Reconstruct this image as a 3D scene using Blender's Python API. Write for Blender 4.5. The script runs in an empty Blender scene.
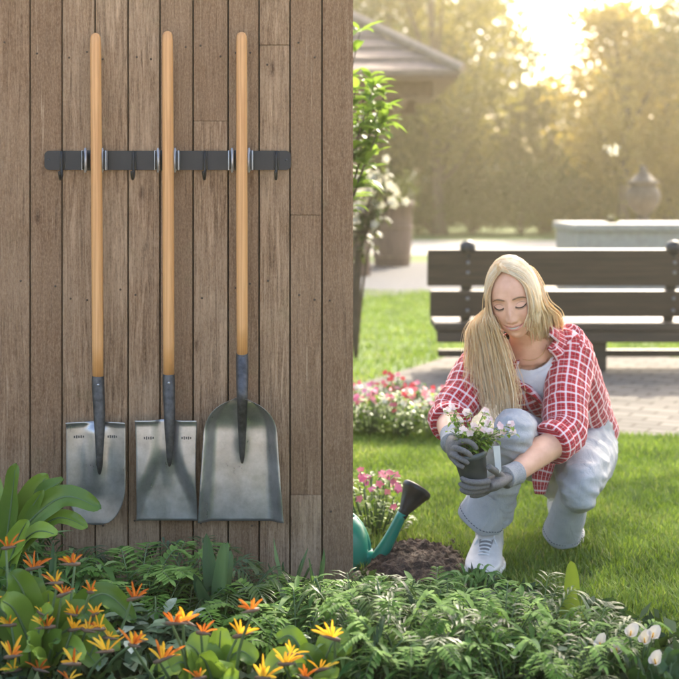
import bpy, bmesh, math, random
import numpy as np
from mathutils import Vector, Matrix, noise
rng = np.random.default_rng(7)
random.seed(7)
sc = bpy.context.scene
COL = sc.collection

# ------------------------------------------------------------------ camera, sky, sun, exposure
F, CX, HY, CH = 1362.0, 339.5, 190.0, 1.12          # focal length in photo pixels, principal column, horizon row, eye height
cam_d = bpy.data.cameras.new('camera'); cam = bpy.data.objects.new('camera', cam_d); COL.objects.link(cam)
cam.location = (0, 0, CH); cam.rotation_euler = (math.radians(90), 0, 0)
cam_d.sensor_width = 36; cam_d.lens = 36 * F / 679; cam_d.shift_y = -(339.5 - HY) / 679
cam_d.clip_start = 0.05; cam_d.clip_end = 500
cam_d.dof.use_dof = True; cam_d.dof.focus_distance = 3.5; cam_d.dof.aperture_fstop = 4.0
sc.camera = cam
SUN = Vector((0.30, 0.74, 0.60)).normalized()       # towards the sun
elev = math.asin(SUN.z); azim = math.atan2(SUN.x, SUN.y)
w = bpy.data.worlds.new('World'); sc.world = w; w.use_nodes = True
nt = w.node_tree; bg = nt.nodes['Background']
sky = nt.nodes.new('ShaderNodeTexSky'); sky.sky_type = 'NISHITA'; sky.sun_disc = False
sky.sun_elevation = elev; sky.sun_rotation = azim; sky.air_density = 0.8; sky.dust_density = 5.0; sky.ozone_density = 0.3
nt.links.new(sky.outputs[0], bg.inputs[0]); bg.inputs[1].default_value = 0.15
sl = bpy.data.lights.new('sun', 'SUN'); sl.energy = 2.4; sl.angle = math.radians(0.7); sl.color = (1.0, 0.90, 0.72)
so = bpy.data.objects.new('sun', sl); COL.objects.link(so); so.rotation_euler = SUN.to_track_quat('Z', 'Y').to_euler(); so.location = (6, 14, 12)
sc.view_settings.view_transform = 'Standard'; sc.view_settings.look = 'None'; sc.view_settings.gamma = 1
sc.view_settings.exposure = 2.35; sc.view_settings.use_curve_mapping = False
sc.render.engine = 'CYCLES'
sc.cycles.use_denoising = True
sc.cycles.max_bounces = 8; sc.cycles.diffuse_bounces = 4; sc.cycles.transmission_bounces = 4; sc.cycles.volume_bounces = 1
sc.cycles.sample_clamp_indirect = 6

# ------------------------------------------------------------------ helpers
def P(px, py, D): return Vector(((px - CX) * D / F, D, CH - (py - HY) * D / F))
def G(px, py):
    D = CH * F / (py - HY); return Vector(((px - CX) * D / F, D, 0.0))
def lerp(a, b, t): return a + (b - a) * t
ORG = {}
def tag(o, label=None, cat=None, group=None, kind=None):
    if label: o['label'] = label
    if cat: o['category'] = cat
    if group: o['group'] = group
    if kind: o['kind'] = kind
    return o
def thing(name, label, cat, loc=(0, 0, 0), group=None):
    o = bpy.data.objects.new(name, None); COL.objects.link(o); o.location = loc; o.empty_display_size = .1
    ORG[o.name] = Vector(loc); return tag(o, label, cat, group)
def mesh_obj(name, V, Fc, mats, parent=None, var=None, pc=None, lip=None, smooth=True, mi=None):
    V = np.asarray(V, dtype=np.float64).reshape(-1, 3)
    org = ORG.get(parent.name, Vector()) if parent else Vector()
    me = bpy.data.meshes.new(name)
    me.from_pydata((V - np.array(org)).tolist(), [], Fc if isinstance(Fc, list) else Fc.tolist())
    for m in (mats if isinstance(mats, (list, tuple)) else [mats]): me.materials.append(m)
    if smooth: me.polygons.foreach_set('use_smooth', np.ones(len(me.polygons), bool))
    if mi is not None: me.polygons.foreach_set('material_index', np.asarray(mi, np.int32))
    def attr(nm, arr, typ, key):
        a = me.attributes.new(nm, typ, 'POINT'); a.data.foreach_set(key, np.asarray(arr, np.float32).ravel())
    if var is not None: attr('var', var, 'FLOAT', 'value')
    if lip is not None: attr('lip', lip, 'FLOAT', 'value')
    if pc is not None: attr('pc', pc, 'FLOAT_VECTOR', 'vector')
    me.update()
    o = bpy.data.objects.new(name, me); COL.objects.link(o)
    if parent: o.parent = parent
    ORG[o.name] = org
    return o
class MB:
    def __init__(s): s.v = []; s.f = []; s.a = []; s.p = []; s.m = []
    def add(s, vs, fs, var=0.5, pcs=None, mi=0):
        b = len(s.v); s.v += [tuple(q) for q in vs]; s.f += [tuple(i + b for i in f) for f in fs]
        s.a += list(var) if hasattr(var, '__len__') else [var] * len(vs)
        s.p += [tuple(q) for q in pcs] if pcs is not None else [(0, 0, 0)] * len(vs)
        s.m += [mi] * len(fs)
    def box(s, x0, x1, y0, y1, z0, z1, var=0.5, mi=0, M=None, bev=0.0):
        bm = bmesh.new(); bmesh.ops.create_cube(bm, size=1)
        for q in bm.verts: q.co = Vector((lerp(x0, x1, q.co.x + .5), lerp(y0, y1, q.co.y + .5), lerp(z0, z1, q.co.z + .5)))
        if bev > 0: bmesh.ops.bevel(bm, geom=list(bm.edges), offset=bev, segments=2, affect='EDGES', profile=.5)
        if M is not None: bm.transform(M)
        bm.verts.index_update()
        s.add([q.co for q in bm.verts], [[q.index for q in f.verts] for f in bm.faces], var, None, mi); bm.free()
    def tube(s, pts, rad, n=10, cap=True, k=0, up=None, var=.5, seam=False, u0=0.0, mi=0, sq=1.0, sx=None):
        """tube through pts; rad one radius or one per point; k = Catmull-Rom subdivisions; sq flattens along the second axis"""
        pts = [Vector(q) for q in pts]
        rad = list(rad) if hasattr(rad, '__len__') else [rad] * len(pts)
        if k: 
            pts2, r2 = [], []
            for i in range(len(pts) - 1):
                for j in range(k):
                    t = j / k; pts2.append(cr(pts, i, t)); r2.append(crs(rad, i, t))
            pts, rad = pts2 + [pts[-1]], r2 + [rad[-1]]
        N = len(pts); tan = [(pts[min(i + 1, N - 1)] - pts[max(i - 1, 0)]).normalized() for i in range(N)]
        nrm = Vector(up) if up is not None else (Vector((0, 0, 1)) if abs(tan[0].z) < .9 else Vector((0, 1, 0)))
        vs, pcs, L = [], [], 0.0
        m = n + 1 if seam else n
        for i in range(N):
            nrm = (nrm - tan[i] * nrm.dot(tan[i]));
            nrm = nrm.normalized() if nrm.length > 1e-6 else tan[i].orthogonal().normalized()
            bi = tan[i].cross(nrm)
            if i: L += (pts[i] - pts[i - 1]).length
            for j in range(m):
                a = 2 * math.pi * j / n
                vs.append(pts[i] + nrm * (math.cos(a) * rad[i] * sq) + bi * (math.sin(a) * rad[i]))
                pcs.append((u0 + a * .065, L, 0))
        fs = []
        for i in range(N - 1):
            for j in range(n):
                a, b = i * m + j, i * m + (j + 1) % m
                fs.append((a, b, b + m, a + m))
        if cap:
            vs.append(pts[0]); pcs.append((0, 0, 0)); vs.append(pts[-1]); pcs.append((0, L, 0)); c0, c1 = len(vs) - 2, len(vs) - 1
            for j in range(n):
                a, b = j, (j + 1) % m
                fs.append((b, a, c0)); fs.append(((N - 1) * m + a, (N - 1) * m + b, c1))
        s.add(vs, fs, var, pcs, mi)
    def lathe(s, prof, c, n=24, var=.5, axis=None, mi=0):
        c = Vector(c); vs = []; fs = []
        M = Vector(axis).to_track_quat('Z', 'Y').to_matrix() if axis is not None else Matrix.Identity(3)
        for r, z in prof:
            for j in range(n):
                a = 2 * math.pi * j / n; vs.append(c + M @ Vector((r * math.cos(a), r * math.sin(a), z)))
        for i in range(len(prof) - 1):
            for j in range(n):
                k = (j + 1) % n; fs.append((i * n + j, i * n + k, (i + 1) * n + k, (i + 1) * n + j))
        s.add(vs, fs, var, None, mi)
    def build(s, name, mats, parent=None, smooth=True):
        return mesh_obj(name, s.v, s.f, mats, parent, s.a, s.p, smooth=smooth, mi=s.m)
def cr(p, i, t):
    a, b, c, d = p[max(i - 1, 0)], p[i], p[i + 1], p[min(i + 2, len(p) - 1)]
    return .5 * ((2 * b) + (c - a) * t + (2 * a - 5 * b + 4 * c - d) * t * t + (3 * b - a - 3 * c + d) * t ** 3)
crs = cr
def resample(pts, n):
    pts = [Vector(q) for q in pts]; out = []
    for i in range(n):
        x = i / (n - 1) * (len(pts) - 1); j = min(int(x), len(pts) - 2); out.append(cr(pts, j, x - j))
    return out
def fuse(mb, voxel, iters=6, fac=.5):
    me = bpy.data.meshes.new('tmp'); me.from_pydata([tuple(q) for q in mb.v], [], mb.f)
    o = bpy.data.objects.new('tmp', me); COL.objects.link(o)
    r = o.modifiers.new('r', 'REMESH'); r.mode = 'VOXEL'; r.voxel_size = voxel
    if iters: q = o.modifiers.new('s', 'SMOOTH'); q.iterations = iters; q.factor = fac
    dg = bpy.context.evaluated_depsgraph_get(); ev = o.evaluated_get(dg); m2 = ev.to_mesh()
    V = np.empty(len(m2.vertices) * 3); m2.vertices.foreach_get('co', V); V = V.reshape(-1, 3)
    N = np.empty(len(m2.vertices) * 3); m2.vertices.foreach_get('normal', N); N = N.reshape(-1, 3)
    fs = [tuple(p.vertices) for p in m2.polygons]
    ev.to_mesh_clear(); bpy.data.objects.remove(o); bpy.data.meshes.remove(me)
    return V, N, fs
def quads_obj(name, Q, mats, parent=None, var=None, smooth=False):
    """Q: (n,4,3) quads"""
    n = len(Q); me = bpy.data.meshes.new(name); org = ORG.get(parent.name, Vector()) if parent else Vector()
    me.vertices.add(n * 4); me.vertices.foreach_set('co', (Q.reshape(-1, 3) - np.array(org)).astype(np.float32).ravel())
    me.loops.add(n * 4); me.loops.foreach_set('vertex_index', np.arange(n * 4, dtype=np.int32))
    me.polygons.add(n); me.polygons.foreach_set('loop_start', np.arange(0, n * 4, 4, dtype=np.int32))
    me.polygons.foreach_set('loop_total', np.full(n, 4, np.int32))
    me.materials.append(mats)
    if var is not None:
        a = me.attributes.new('var', 'FLOAT', 'POINT'); a.data.foreach_set('value', np.repeat(var, 4).astype(np.float32))
    me.update(calc_edges=True); me.validate()
    o = bpy.data.objects.new(name, me); COL.objects.link(o)
    if parent: o.parent = parent
    ORG[o.name] = org
    return o
def leaf_quads(C, L, W, up_bias=0.0, R=rng):
    """random lens-shaped leaves (rhombus quads) at C"""
    n = len(C); d = R.normal(size=(n, 3)); d[:, 2] -= up_bias; d /= np.linalg.norm(d, axis=1)[:, None]
    e = R.normal(size=(n, 3)); e -= d * np.sum(d * e, 1)[:, None]; e /= np.linalg.norm(e, axis=1)[:, None]
    l = L * R.uniform(.6, 1.3, n)[:, None]; ww = W * R.uniform(.6, 1.3, n)[:, None]
    return np.stack([C - d * l * .5, C + e * ww * .5, C + d * l * .5, C - e * ww * .5], 1)

# ------------------------------------------------------------------ materials
def nodes(name):
    m = bpy.data.materials.new(name); m.use_nodes = True; t = m.node_tree; b = t.nodes['Principled BSDF']
    return m, t, b
def nd(t, typ, **kw):
    n = t.nodes.new(typ)
    for k, v in kw.items():
        if isinstance(k, str) and hasattr(n, k): setattr(n, k, v)
    return n
def rgba(c): return (c[0], c[1], c[2], 1)
def coords(t, scale=(1, 1, 1), rot=(0, 0, 0), src='Object'):
    tc = nd(t, 'ShaderNodeTexCoord'); mp = nd(t, 'ShaderNodeMapping'); mp.inputs['Scale'].default_value = scale; mp.inputs['Rotation'].default_value = rot
    t.links.new(tc.outputs[src], mp.inputs[0]); return mp.outputs[0]
def noise_n(t, vec, scale, detail=4, rough=.55, dist=0):
    n = nd(t, 'ShaderNodeTexNoise'); n.inputs['Scale'].default_value = scale; n.inputs['Detail'].default_value = detail
    n.inputs['Roughness'].default_value = rough; n.inputs['Distortion'].default_value = dist
    if vec is not None: t.links.new(vec, n.inputs['Vector'])
    return n.outputs['Fac']
def ramp(t, fac, stops, interp='LINEAR'):
    r = nd(t, 'ShaderNodeValToRGB'); r.color_ramp.interpolation = interp
    while len(r.color_ramp.elements) < len(stops): r.color_ramp.elements.new(.5)
    for e, (p, c) in zip(r.color_ramp.elements, stops): e.position = p; e.color = rgba(c) if len(c) == 3 else c
    t.links.new(fac, r.inputs[0]); return r.outputs[0]
def mixc(t, fac, a, b, mode='MIX'):
    n = nd(t, 'ShaderNodeMix', data_type='RGBA', blend_type=mode)
    for s_, v in ((0, fac), (6, a), (7, b)):
        if isinstance(v, (int, float)): n.inputs[s_].default_value = v
        elif isinstance(v, (tuple, list)): n.inputs[s_].default_value = rgba(v)
        else: t.links.new(v, n.inputs[s_])
    return n.outputs[2]
def math_n(t, op, a, b=None, c=None):
    n = nd(t, 'ShaderNodeMath', operation=op)
    for i, v in enumerate((a, b, c)):
        if v is None: continue
        if isinstance(v, (int, float)): n.inputs[i].default_value = v
        else: t.links.new(v, n.inputs[i])
    return n.outputs[0]
def bump(t, b, h, strength=.3, dist=.01):
    n = nd(t, 'ShaderNodeBump'); n.inputs['Strength'].default_value = strength; n.inputs['Distance'].default_value = dist
    t.links.new(h, n.inputs['Height']); t.links.new(n.outputs[0], b.inputs['Normal'])
def attr_n(t, name, out='Fac'):
    n = nd(t, 'ShaderNodeAttribute'); n.attribute_name = name; return n.outputs[out]
def M_simple(name, c1, c2=None, rough=.6, scale=20, metal=0, bstr=.15, bdist=.004, spec=.5, detail=5, sc3=(1, 1, 1)):
    m, t, b = nodes(name); v = coords(t, sc3); n = noise_n(t, v, scale, detail)
    c2 = c2 or tuple(x * .75 for x in c1)
    t.links.new(ramp(t, n, [(.3, c2), (.7, c1)]), b.inputs['Base Color'])
    b.inputs['Roughness'].default_value = rough; b.inputs['Metallic'].default_value = metal; b.inputs['Specular IOR Level'].default_value = spec
    if bstr: bump(t, b, n, bstr, bdist)
    return m
def M_leaf(name, dark, light, rough=.45, trans=.35, scale=25, third=None, spec=.4):
    """foliage: per-leaf tint (attribute var), faint blotches, light passing through"""
    m, t, b = nodes(name); n = noise_n(t, coords(t), scale, 3)
    a = math_n(t, 'ADD', attr_n(t, 'var'), math_n(t, 'MULTIPLY', math_n(t, 'SUBTRACT', n, .5), .5))
    st = [(0.0, dark), (1.0, light)] if third is None else [(0.0, dark), (.75, light), (1.0, third)]
    col = ramp(t, a, st); t.links.new(col, b.inputs['Base Color'])
    b.inputs['Roughness'].default_value = rough; b.inputs['Specular IOR Level'].default_value = spec
    tr = nd(t, 'ShaderNodeBsdfTranslucent'); mx = nd(t, 'ShaderNodeMixShader'); mx.inputs[0].default_value = trans
    t.links.new(mixc(t, .35, col, (light[0] * 1.3, light[1] * 1.3, light[2] * .7)), tr.inputs[0])
    o = t.nodes['Material Output']; t.links.new(b.outputs[0], mx.inputs[1]); t.links.new(tr.outputs[0], mx.inputs[2]); t.links.new(mx.outputs[0], o.inputs[0])
    return m
def M_wall():
    m, t, b = nodes('weathered_boards')
    pc = attr_n(t, 'pc', 'Vector'); var = attr_n(t, 'var')
    mp = nd(t, 'ShaderNodeMapping'); mp.inputs['Scale'].default_value = (85, 85, 5.0); t.links.new(pc, mp.inputs[0])
    g1 = noise_n(t, mp.outputs[0], 1.0, 10, .72, 1.2)
    mp2 = nd(t, 'ShaderNodeMapping'); mp2.inputs['Scale'].default_value = (380, 380, 30); t.links.new(pc, mp2.inputs[0])
    g2 = noise_n(t, mp2.outputs[0], 1.0, 4, .7)
    big = noise_n(t, pc, 3.5, 5, .6)
    mp3 = nd(t, 'ShaderNodeMapping'); mp3.inputs['Scale'].default_value = (16, 0, 5.5); t.links.new(pc, mp3.inputs[0])
    vo = nd(t, 'ShaderNodeTexVoronoi', feature='F1'); vo.inputs['Scale'].default_value = 1.0; t.links.new(mp3.outputs[0], vo.inputs['Vector'])
    sep = nd(t, 'ShaderNodeSeparateColor'); t.links.new(vo.outputs['Color'], sep.inputs[0])
    keep = math_n(t, 'GREATER_THAN', sep.outputs[0], .66)
    knot = math_n(t, 'MULTIPLY', ramp(t, vo.outputs['Distance'], [(.05, (1, 1, 1)), (.15, (0, 0, 0))]), keep)
    ring = math_n(t, 'MULTIPLY', ramp(t, vo.outputs['Distance'], [(.10, (1, 1, 1)), (.34, (0, 0, 0))]), keep)
    base = ramp(t, g1, [(.36, (.075, .047, .030)), (.45, (.23, .16, .108)), (.54, (.37, .275, .195)), (.64, (.56, .44, .33))])
    base = mixc(t, math_n(t, 'MULTIPLY', g2, .8), base, (.14, .095, .064))
    base = mixc(t, ramp(t, big, [(.42, (0, 0, 0)), (.7, (.55, .55, .55))]), base, (.40, .33, .255))
    base = mixc(t, math_n(t, 'MULTIPLY', var, .75), base, (.150, .095, .060))
    base = mixc(t, math_n(t, 'MULTIPLY', ring, .35), base, (.12, .07, .045))
    base = mixc(t, math_n(t, 'MULTIPLY', knot, .8), base, (.05, .028, .018))
    gr = noise_n(t, pc, 9, 4, .6)
    base = mixc(t, ramp(t, gr, [(.62, (0, 0, 0)), (.78, (.35, .35, .35))]), base, (.13, .14, .075))
    mp4 = nd(t, 'ShaderNodeMapping'); mp4.inputs['Scale'].default_value = (130, 130, 3.6); t.links.new(pc, mp4.inputs[0]); g4 = noise_n(t, mp4.outputs[0], 1.0, 6, .6, .5)
    base = mixc(t, ramp(t, g4, [(.60, (0, 0, 0)), (.70, (.7, .7, .7))]), base, (.085, .055, .038))
    base = mixc(t, ramp(t, g4, [(.28, (.5, .5, .5)), (.38, (0, 0, 0))]), base, (.50, .42, .33))
    spk = noise_n(t, pc, 75, 6, .8); base = mixc(t, ramp(t, spk, [(.62, (0, 0, 0)), (.72, (.7, .7, .7))]), base, (.075, .045, .03))
    mp5 = nd(t, 'ShaderNodeMapping'); mp5.inputs['Scale'].default_value = (260, 260, 110); t.links.new(pc, mp5.inputs[0]); g5 = noise_n(t, mp5.outputs[0], 1.0, 4, .75)
    base = mixc(t, ramp(t, g5, [(.45, (0, 0, 0)), (.75, (.35, .35, .35))]), base, (.50, .41, .31)); base = mixc(t, ramp(t, g5, [(.25, (.7, .7, .7)), (.44, (0, 0, 0))]), base, (.11, .07, .045))
    t.links.new(mixc(t, 1.0, base, (1.36, 1.18, .97), 'MULTIPLY'), b.inputs['Base Color']); b.inputs['Roughness'].default_value = .85; b.inputs['Specular IOR Level'].default_value = .25
    bump(t, b, math_n(t, 'ADD', math_n(t, 'MULTIPLY', g1, 1), math_n(t, 'MULTIPLY', g2, .6)), 1.0, .006)
    return m
def M_handle():
    m, t, b = nodes('ash_wood_handle'); n = noise_n(t, coords(t, (120, 120, 2.5)), 1, 6, .6, .6)
    n2 = noise_n(t, coords(t, (4, 4, 2)), 1, 3)
    c = ramp(t, n, [(.3, (.46, .20, .065)), (.6, (.68, .36, .135)), (.8, (.77, .45, .19))])
    c = mixc(t, math_n(t, 'MULTIPLY', n2, .4), c, (.56, .27, .09))
    t.links.new(c, b.inputs['Base Color']); b.inputs['Roughness'].default_value = .42; bump(t, b, n, .1, .001); return m
def M_steel():
    m, t, b = nodes('forged_steel'); v = coords(t); n = noise_n(t, v, 16, 7, .65); n2 = noise_n(t, coords(t, (200, 200, 12)), 1, 4)
    n3 = noise_n(t, v, 160, 3, .7)
    c = ramp(t, n, [(.3, (.34, .335, .33)), (.7, (.60, .59, .58))])
    c = mixc(t, math_n(t, 'MULTIPLY', n3, .35), c, (.22, .218, .215))
    t.links.new(c, b.inputs['Base Color']); b.inputs['Metallic'].default_value = .8
    t.links.new(ramp(t, math_n(t, 'ADD', math_n(t, 'MULTIPLY', n, .6), math_n(t, 'MULTIPLY', n2, .4)), [(.3, (.24,) * 3), (.7, (.42,) * 3)]), b.inputs['Roughness'])
    bump(t, b, n3, .12, .001); return m
def M_plaid():
    m, t, b = nodes('red_plaid_flannel'); sp = nd(t, 'ShaderNodeSeparateXYZ'); t.links.new(attr_n(t, 'pc', 'Vector'), sp.inputs[0])
    def stripes(o, per):
        f = math_n(t, 'FRACT', math_n(t, 'ADD', math_n(t, 'DIVIDE', o, per), 50))
        wv = ramp(t, f, [(0, (1, 1, 1)), (.18, (0, 0, 0)), (.55, (.28, .28, .28)), (.62, (0, 0, 0))], 'CONSTANT')
        dk = ramp(t, f, [(0, (0, 0, 0)), (.31, (1, 1, 1)), (.80, (.3, .3, .3)), (.97, (0, 0, 0))], 'CONSTANT')
        return wv, dk
    wu, du = stripes(sp.outputs[0], .029); wv, dv = stripes(sp.outputs[1], .029)
    c = mixc(t, math_n(t, 'MULTIPLY', math_n(t, 'MULTIPLY', du, dv), .75), (.50, .035, .045), (.25, .008, .014))
    c = mixc(t, math_n(t, 'MULTIPLY', wu, .62), c, (.85, .78, .76)); c = mixc(t, math_n(t, 'MULTIPLY', wv, .62), c, (.85, .78, .76))
    n = noise_n(t, coords(t), 500, 2); n2 = noise_n(t, coords(t), 22, 4)
    t.links.new(c, b.inputs['Base Color']); b.inputs['Roughness'].default_value = .9; b.inputs['Specular IOR Level'].default_value = .15
    b.inputs['Sheen Weight'].default_value = .15
    bump(t, b, math_n(t, 'ADD', math_n(t, 'MULTIPLY', n, .06), n2), .5, .012); return m
def M_denim():
    m, t, b = nodes('washed_denim'); v = coords(t); n = noise_n(t, v, 9, 5, .6); n2 = noise_n(t, v, 420, 2, .7); n3 = noise_n(t, coords(t, (1, 1, .55), (.4, .3, .2)), 15, 4, .5, .7)
    c = ramp(t, n, [(.3, (.335, .335, .335)), (.7, (.53, .525, .515))]); c = mixc(t, math_n(t, 'MULTIPLY', n2, .5), c, (.31, .32, .335))
    t.links.new(c, b.inputs['Base Color']); b.inputs['Roughness'].default_value = .85; b.inputs['Specular IOR Level'].default_value = .2
    bump(t, b, math_n(t, 'ADD', n3, math_n(t, 'MULTIPLY', n2, .10)), .65, .020); return m
def M_skin():
    m, t, b = nodes('skin'); n = noise_n(t, coords(t), 30, 4); n2 = noise_n(t, coords(t), 240, 3)
    c = ramp(t, n, [(.3, (.66, .355, .225)), (.7, (.78, .455, .305))])
    c = mixc(t, attr_n(t, 'lip'), c, (.50, .15, .135)); t.links.new(c, b.inputs['Base Color'])
    b.inputs['Roughness'].default_value = .5; b.inputs['Subsurface Weight'].default_value = .12; b.inputs['Subsurface Radius'].default_value = (.012, .005, .003)
    b.inputs['Specular IOR Level'].default_value = .4; bump(t, b, n2, .08, .001); return m
def M_hair():
    m, t, b = nodes('blond_hair'); a = attr_n(t, 'var'); n = noise_n(t, coords(t), 60, 3)
    c = ramp(t, math_n(t, 'ADD', a, math_n(t, 'MULTIPLY', math_n(t, 'SUBTRACT', n, .5), .4)), [(0, (.80, .54, .27)), (.35, (.97, .79, .50)), (1, (1.0, .94, .78))])
    t.links.new(c, b.inputs['Base Color']); b.inputs['Roughness'].default_value = .38; b.inputs['Specular IOR Level'].default_value = .5
    tr = nd(t, 'ShaderNodeBsdfTranslucent'); mx = nd(t, 'ShaderNodeMixShader'); mx.inputs[0].default_value = .45; t.links.new(c, tr.inputs[0])
    o = t.nodes['Material Output']; t.links.new(b.outputs[0], mx.inputs[1]); t.links.new(tr.outputs[0], mx.inputs[2]); t.links.new(mx.outputs[0], o.inputs[0]); return m
def M_pavers():
    m, t, b = nodes('grey_block_paving'); v = coords(t, (1, 1, 1), (0, 0, math.radians(28)))
    br = nd(t, 'ShaderNodeTexBrick'); br.inputs['Scale'].default_value = 1; br.inputs['Brick Width'].default_value = .20; br.inputs['Row Height'].default_value = .10
    br.inputs['Mortar Size'].default_value = .009; br.inputs['Color1'].default_value = (.105, .098, .09, 1); br.inputs['Color2'].default_value = (.185, .172, .155, 1); br.inputs['Mortar'].default_value = (.05, .045, .035, 1)
    br.inputs['Bias'].default_value = 0; t.links.new(v, br.inputs['Vector'])
    n = noise_n(t, v, 40, 6); n2 = noise_n(t, v, 1.3, 4)
    c = mixc(t, math_n(t, 'MULTIPLY', n, .4), br.outputs[0], (.17, .16, .145)); c = mixc(t, math_n(t, 'MULTIPLY', n2, .4), c, (.19, .175, .155))
    t.links.new(c, b.inputs['Base Color']); b.inputs['Roughness'].default_value = .95; b.inputs['Specular IOR Level'].default_value = .05
    bump(t, b, math_n(t, 'SUBTRACT', math_n(t, 'MULTIPLY', n, .3), br.outputs['Fac']), .4, .006); return m
def M_lawn():
    m, t, b = nodes('lawn_turf'); v = coords(t); n = noise_n(t, v, 2.2, 5); n2 = noise_n(t, v, 60, 5, .7); n3 = noise_n(t, coords(t, (30, 90, 30)), 1, 3)
    c = ramp(t, n2, [(.3, (.035, .075, .012)), (.7, (.12, .20, .035))]); c = mixc(t, ramp(t, n, [(.45, (0, 0, 0)), (.75, (.6, .6, .6))]), c, (.17, .19, .05))
    t.links.new(c, b.inputs['Base Color']); b.inputs['Roughness'].default_value = .9; bump(t, b, math_n(t, 'ADD', n2, n3), .8, .03); return m
def M_flower(name, c1, c2, centre=None):
    return M_leaf(name, c1, c2, .5, .3, 60, spec=.3)

m_wall = M_wall(); m_handle = M_handle(); m_steel = M_steel()
m_socket = M_simple('dark_forged_socket', (.11, .112, .115), (.045, .045, .048), .5, 60, .7, .3, .002)
m_black = M_simple('black_powder_coat', (.008, .0085, .0095), (.005, .0053, .006), .45, 300, 0, .1, .0005)
m_gap = M_simple('gap_shade_black', (.012, .010, .009), None, .9, 20)  # black that stands in for the shade inside gaps
m_chrome = M_simple('bright_steel_roller', (.55, .55, .55), (.42, .42, .42), .5, 50, .7, .05, .001)
m_lawn = M_lawn(); m_pavers = M_pavers()
m_grass = M_leaf('grass_blades', (.050, .110, .012), (.215, .310, .045), .5, .35, 3, (.33, .33, .10), spec=.3)
m_soil = M_simple('dark_soil', (.055, .038, .026), (.016, .011, .008), .95, 45, 0, 1, .03)
m_mulch = M_simple('turned_soil', (.075, .045, .03), (.014, .009, .007), .95, 70, 0, 1, .03)
m_asph = M_simple('grey_paving_far', (.15, .15, .155), (.105, .105, .11), .95, 12, spec=.05)
m_pale = M_simple('pale_path', (.46, .42, .36), (.34, .31, .26), .95, 6, spec=.1)
m_conc = M_simple('pale_concrete', (.34, .325, .30), (.25, .235, .215), .85, 18)
m_bench = M_simple('dark_stained_planks', (.066, .046, .029), (.026, .018, .012), .55, 1, 0, .3, .003, sc3=(3, 60, 60))
m_iron = M_simple('dark_iron', (.03, .03, .032), (.018, .018, .019), .5, 60)
m_bolt = M_simple('worn_bolt', (.3, .3, .3), None, .4, 60, .8)
m_roof = M_simple('weathered_shingles', (.25, .185, .145), (.14, .10, .078), .85, 1, 0, .5, .01, sc3=(7, 7, 40))
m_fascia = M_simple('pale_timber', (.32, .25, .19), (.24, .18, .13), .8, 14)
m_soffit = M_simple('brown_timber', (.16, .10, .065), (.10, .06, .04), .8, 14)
m_barrel = M_simple('planter_staves', (.17, .10, .075), (.08, .05, .04), .7, 1, 0, .4, .01, sc3=(40, 40, 3))
m_stone = M_simple('aged_stone', (.13, .105, .075), (.07, .055, .042), .85, 16, 0, .4, .01)
m_brick = M_simple('brown_brick', (.26, .15, .10), (.14, .08, .055), .85, 20, 0, .4, .01)
m_bark = M_simple('bark', (.13, .09, .06), (.05, .035, .025), .9, 14, 0, .8, .03, sc3=(3, 3, .6))
# leaves
l_banana = M_leaf('paddle_leaf_green', (.065, .140, .018), (.270, .390, .055), .34, .3, 14)
l_deep = M_leaf('deep_glossy_leaf', (.016, .052, .012), (.075, .150, .030), .33, .22, 14)
l_fern = M_leaf('pale_fern', (.060, .145, .028), (.270, .420, .110), .65, .38, 40, spec=.12)
l_fern2 = M_leaf('mid_fern', (.018, .065, .010), (.140, .270, .045), .65, .35, 40, spec=.12)
l_palm = M_leaf('dark_palm', (.020, .052, .014), (.100, .160, .045), .4, .28, 30)
l_lance = M_leaf('blue_green_lance_leaf', (.022, .085, .018), (.150, .265, .070), .6, .35, 40, (.30, .40, .16), spec=.12)
l_spear = M_leaf('spear_leaf', (.028, .075, .030), (.120, .200, .085), .4, .25, 12)
l_lime = M_leaf('lime_leaf', (.15, .22, .02), (.27, .33, .05), .5, .3, 12)
l_var = M_leaf('silver_veined_leaf', (.03, .08, .03), (.20, .28, .17), .45, .25, 90, (.42, .48, .38))
l_stem = M_leaf('green_stem', (.07, .12, .04), (.15, .22, .09), .5, .1)
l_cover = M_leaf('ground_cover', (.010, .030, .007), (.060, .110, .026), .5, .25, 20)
l_tree = M_leaf('tree_leaf', (.030, .050, .014), (.105, .120, .034), .5, .4, .5)
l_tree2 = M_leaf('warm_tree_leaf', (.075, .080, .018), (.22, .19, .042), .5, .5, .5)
l_glow = M_leaf('glow_tinted_leaf', (.17, .125, .022), (.42, .31, .07), .5, .55, .5)  # golden sun glow put into the leaf colour
l_hedge = M_leaf('hedge_leaf', (.045, .062, .014), (.135, .145, .034), .5, .35, 1)
l_bright = M_leaf('fresh_leaf', (.08, .17, .02), (.28, .40, .06), .4, .45, 20)
p_orange = M_flower('orange_petal', (.50, .10, .015), (.78, .25, .035))
p_yellow = M_flower('yellow_petal', (.80, .36, .02), (.92, .60, .06))
p_bract = M_leaf('purple_bract', (.10, .06, .05), (.22, .15, .08), .5, .1)
p_pink = M_flower('pink_petal', (.62, .10, .17), (.80, .32, .42))
p_red = M_flower('red_petal', (.45, .03, .05), (.66, .09, .11))
p_white = M_flower('white_petal', (.70, .64, .56), (.85, .82, .74))
p_lily = M_flower('lily_spathe', (.46, .40, .34), (.62, .57, .50))
p_dull = M_flower('dull_white_petal', (.36, .34, .30), (.50, .48, .43))
p_blush = M_flower('blush_petal', (.72, .48, .50), (.88, .75, .73))
p_mag = M_flower('magenta_petal', (.55, .08, .25), (.75, .24, .42))
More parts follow.
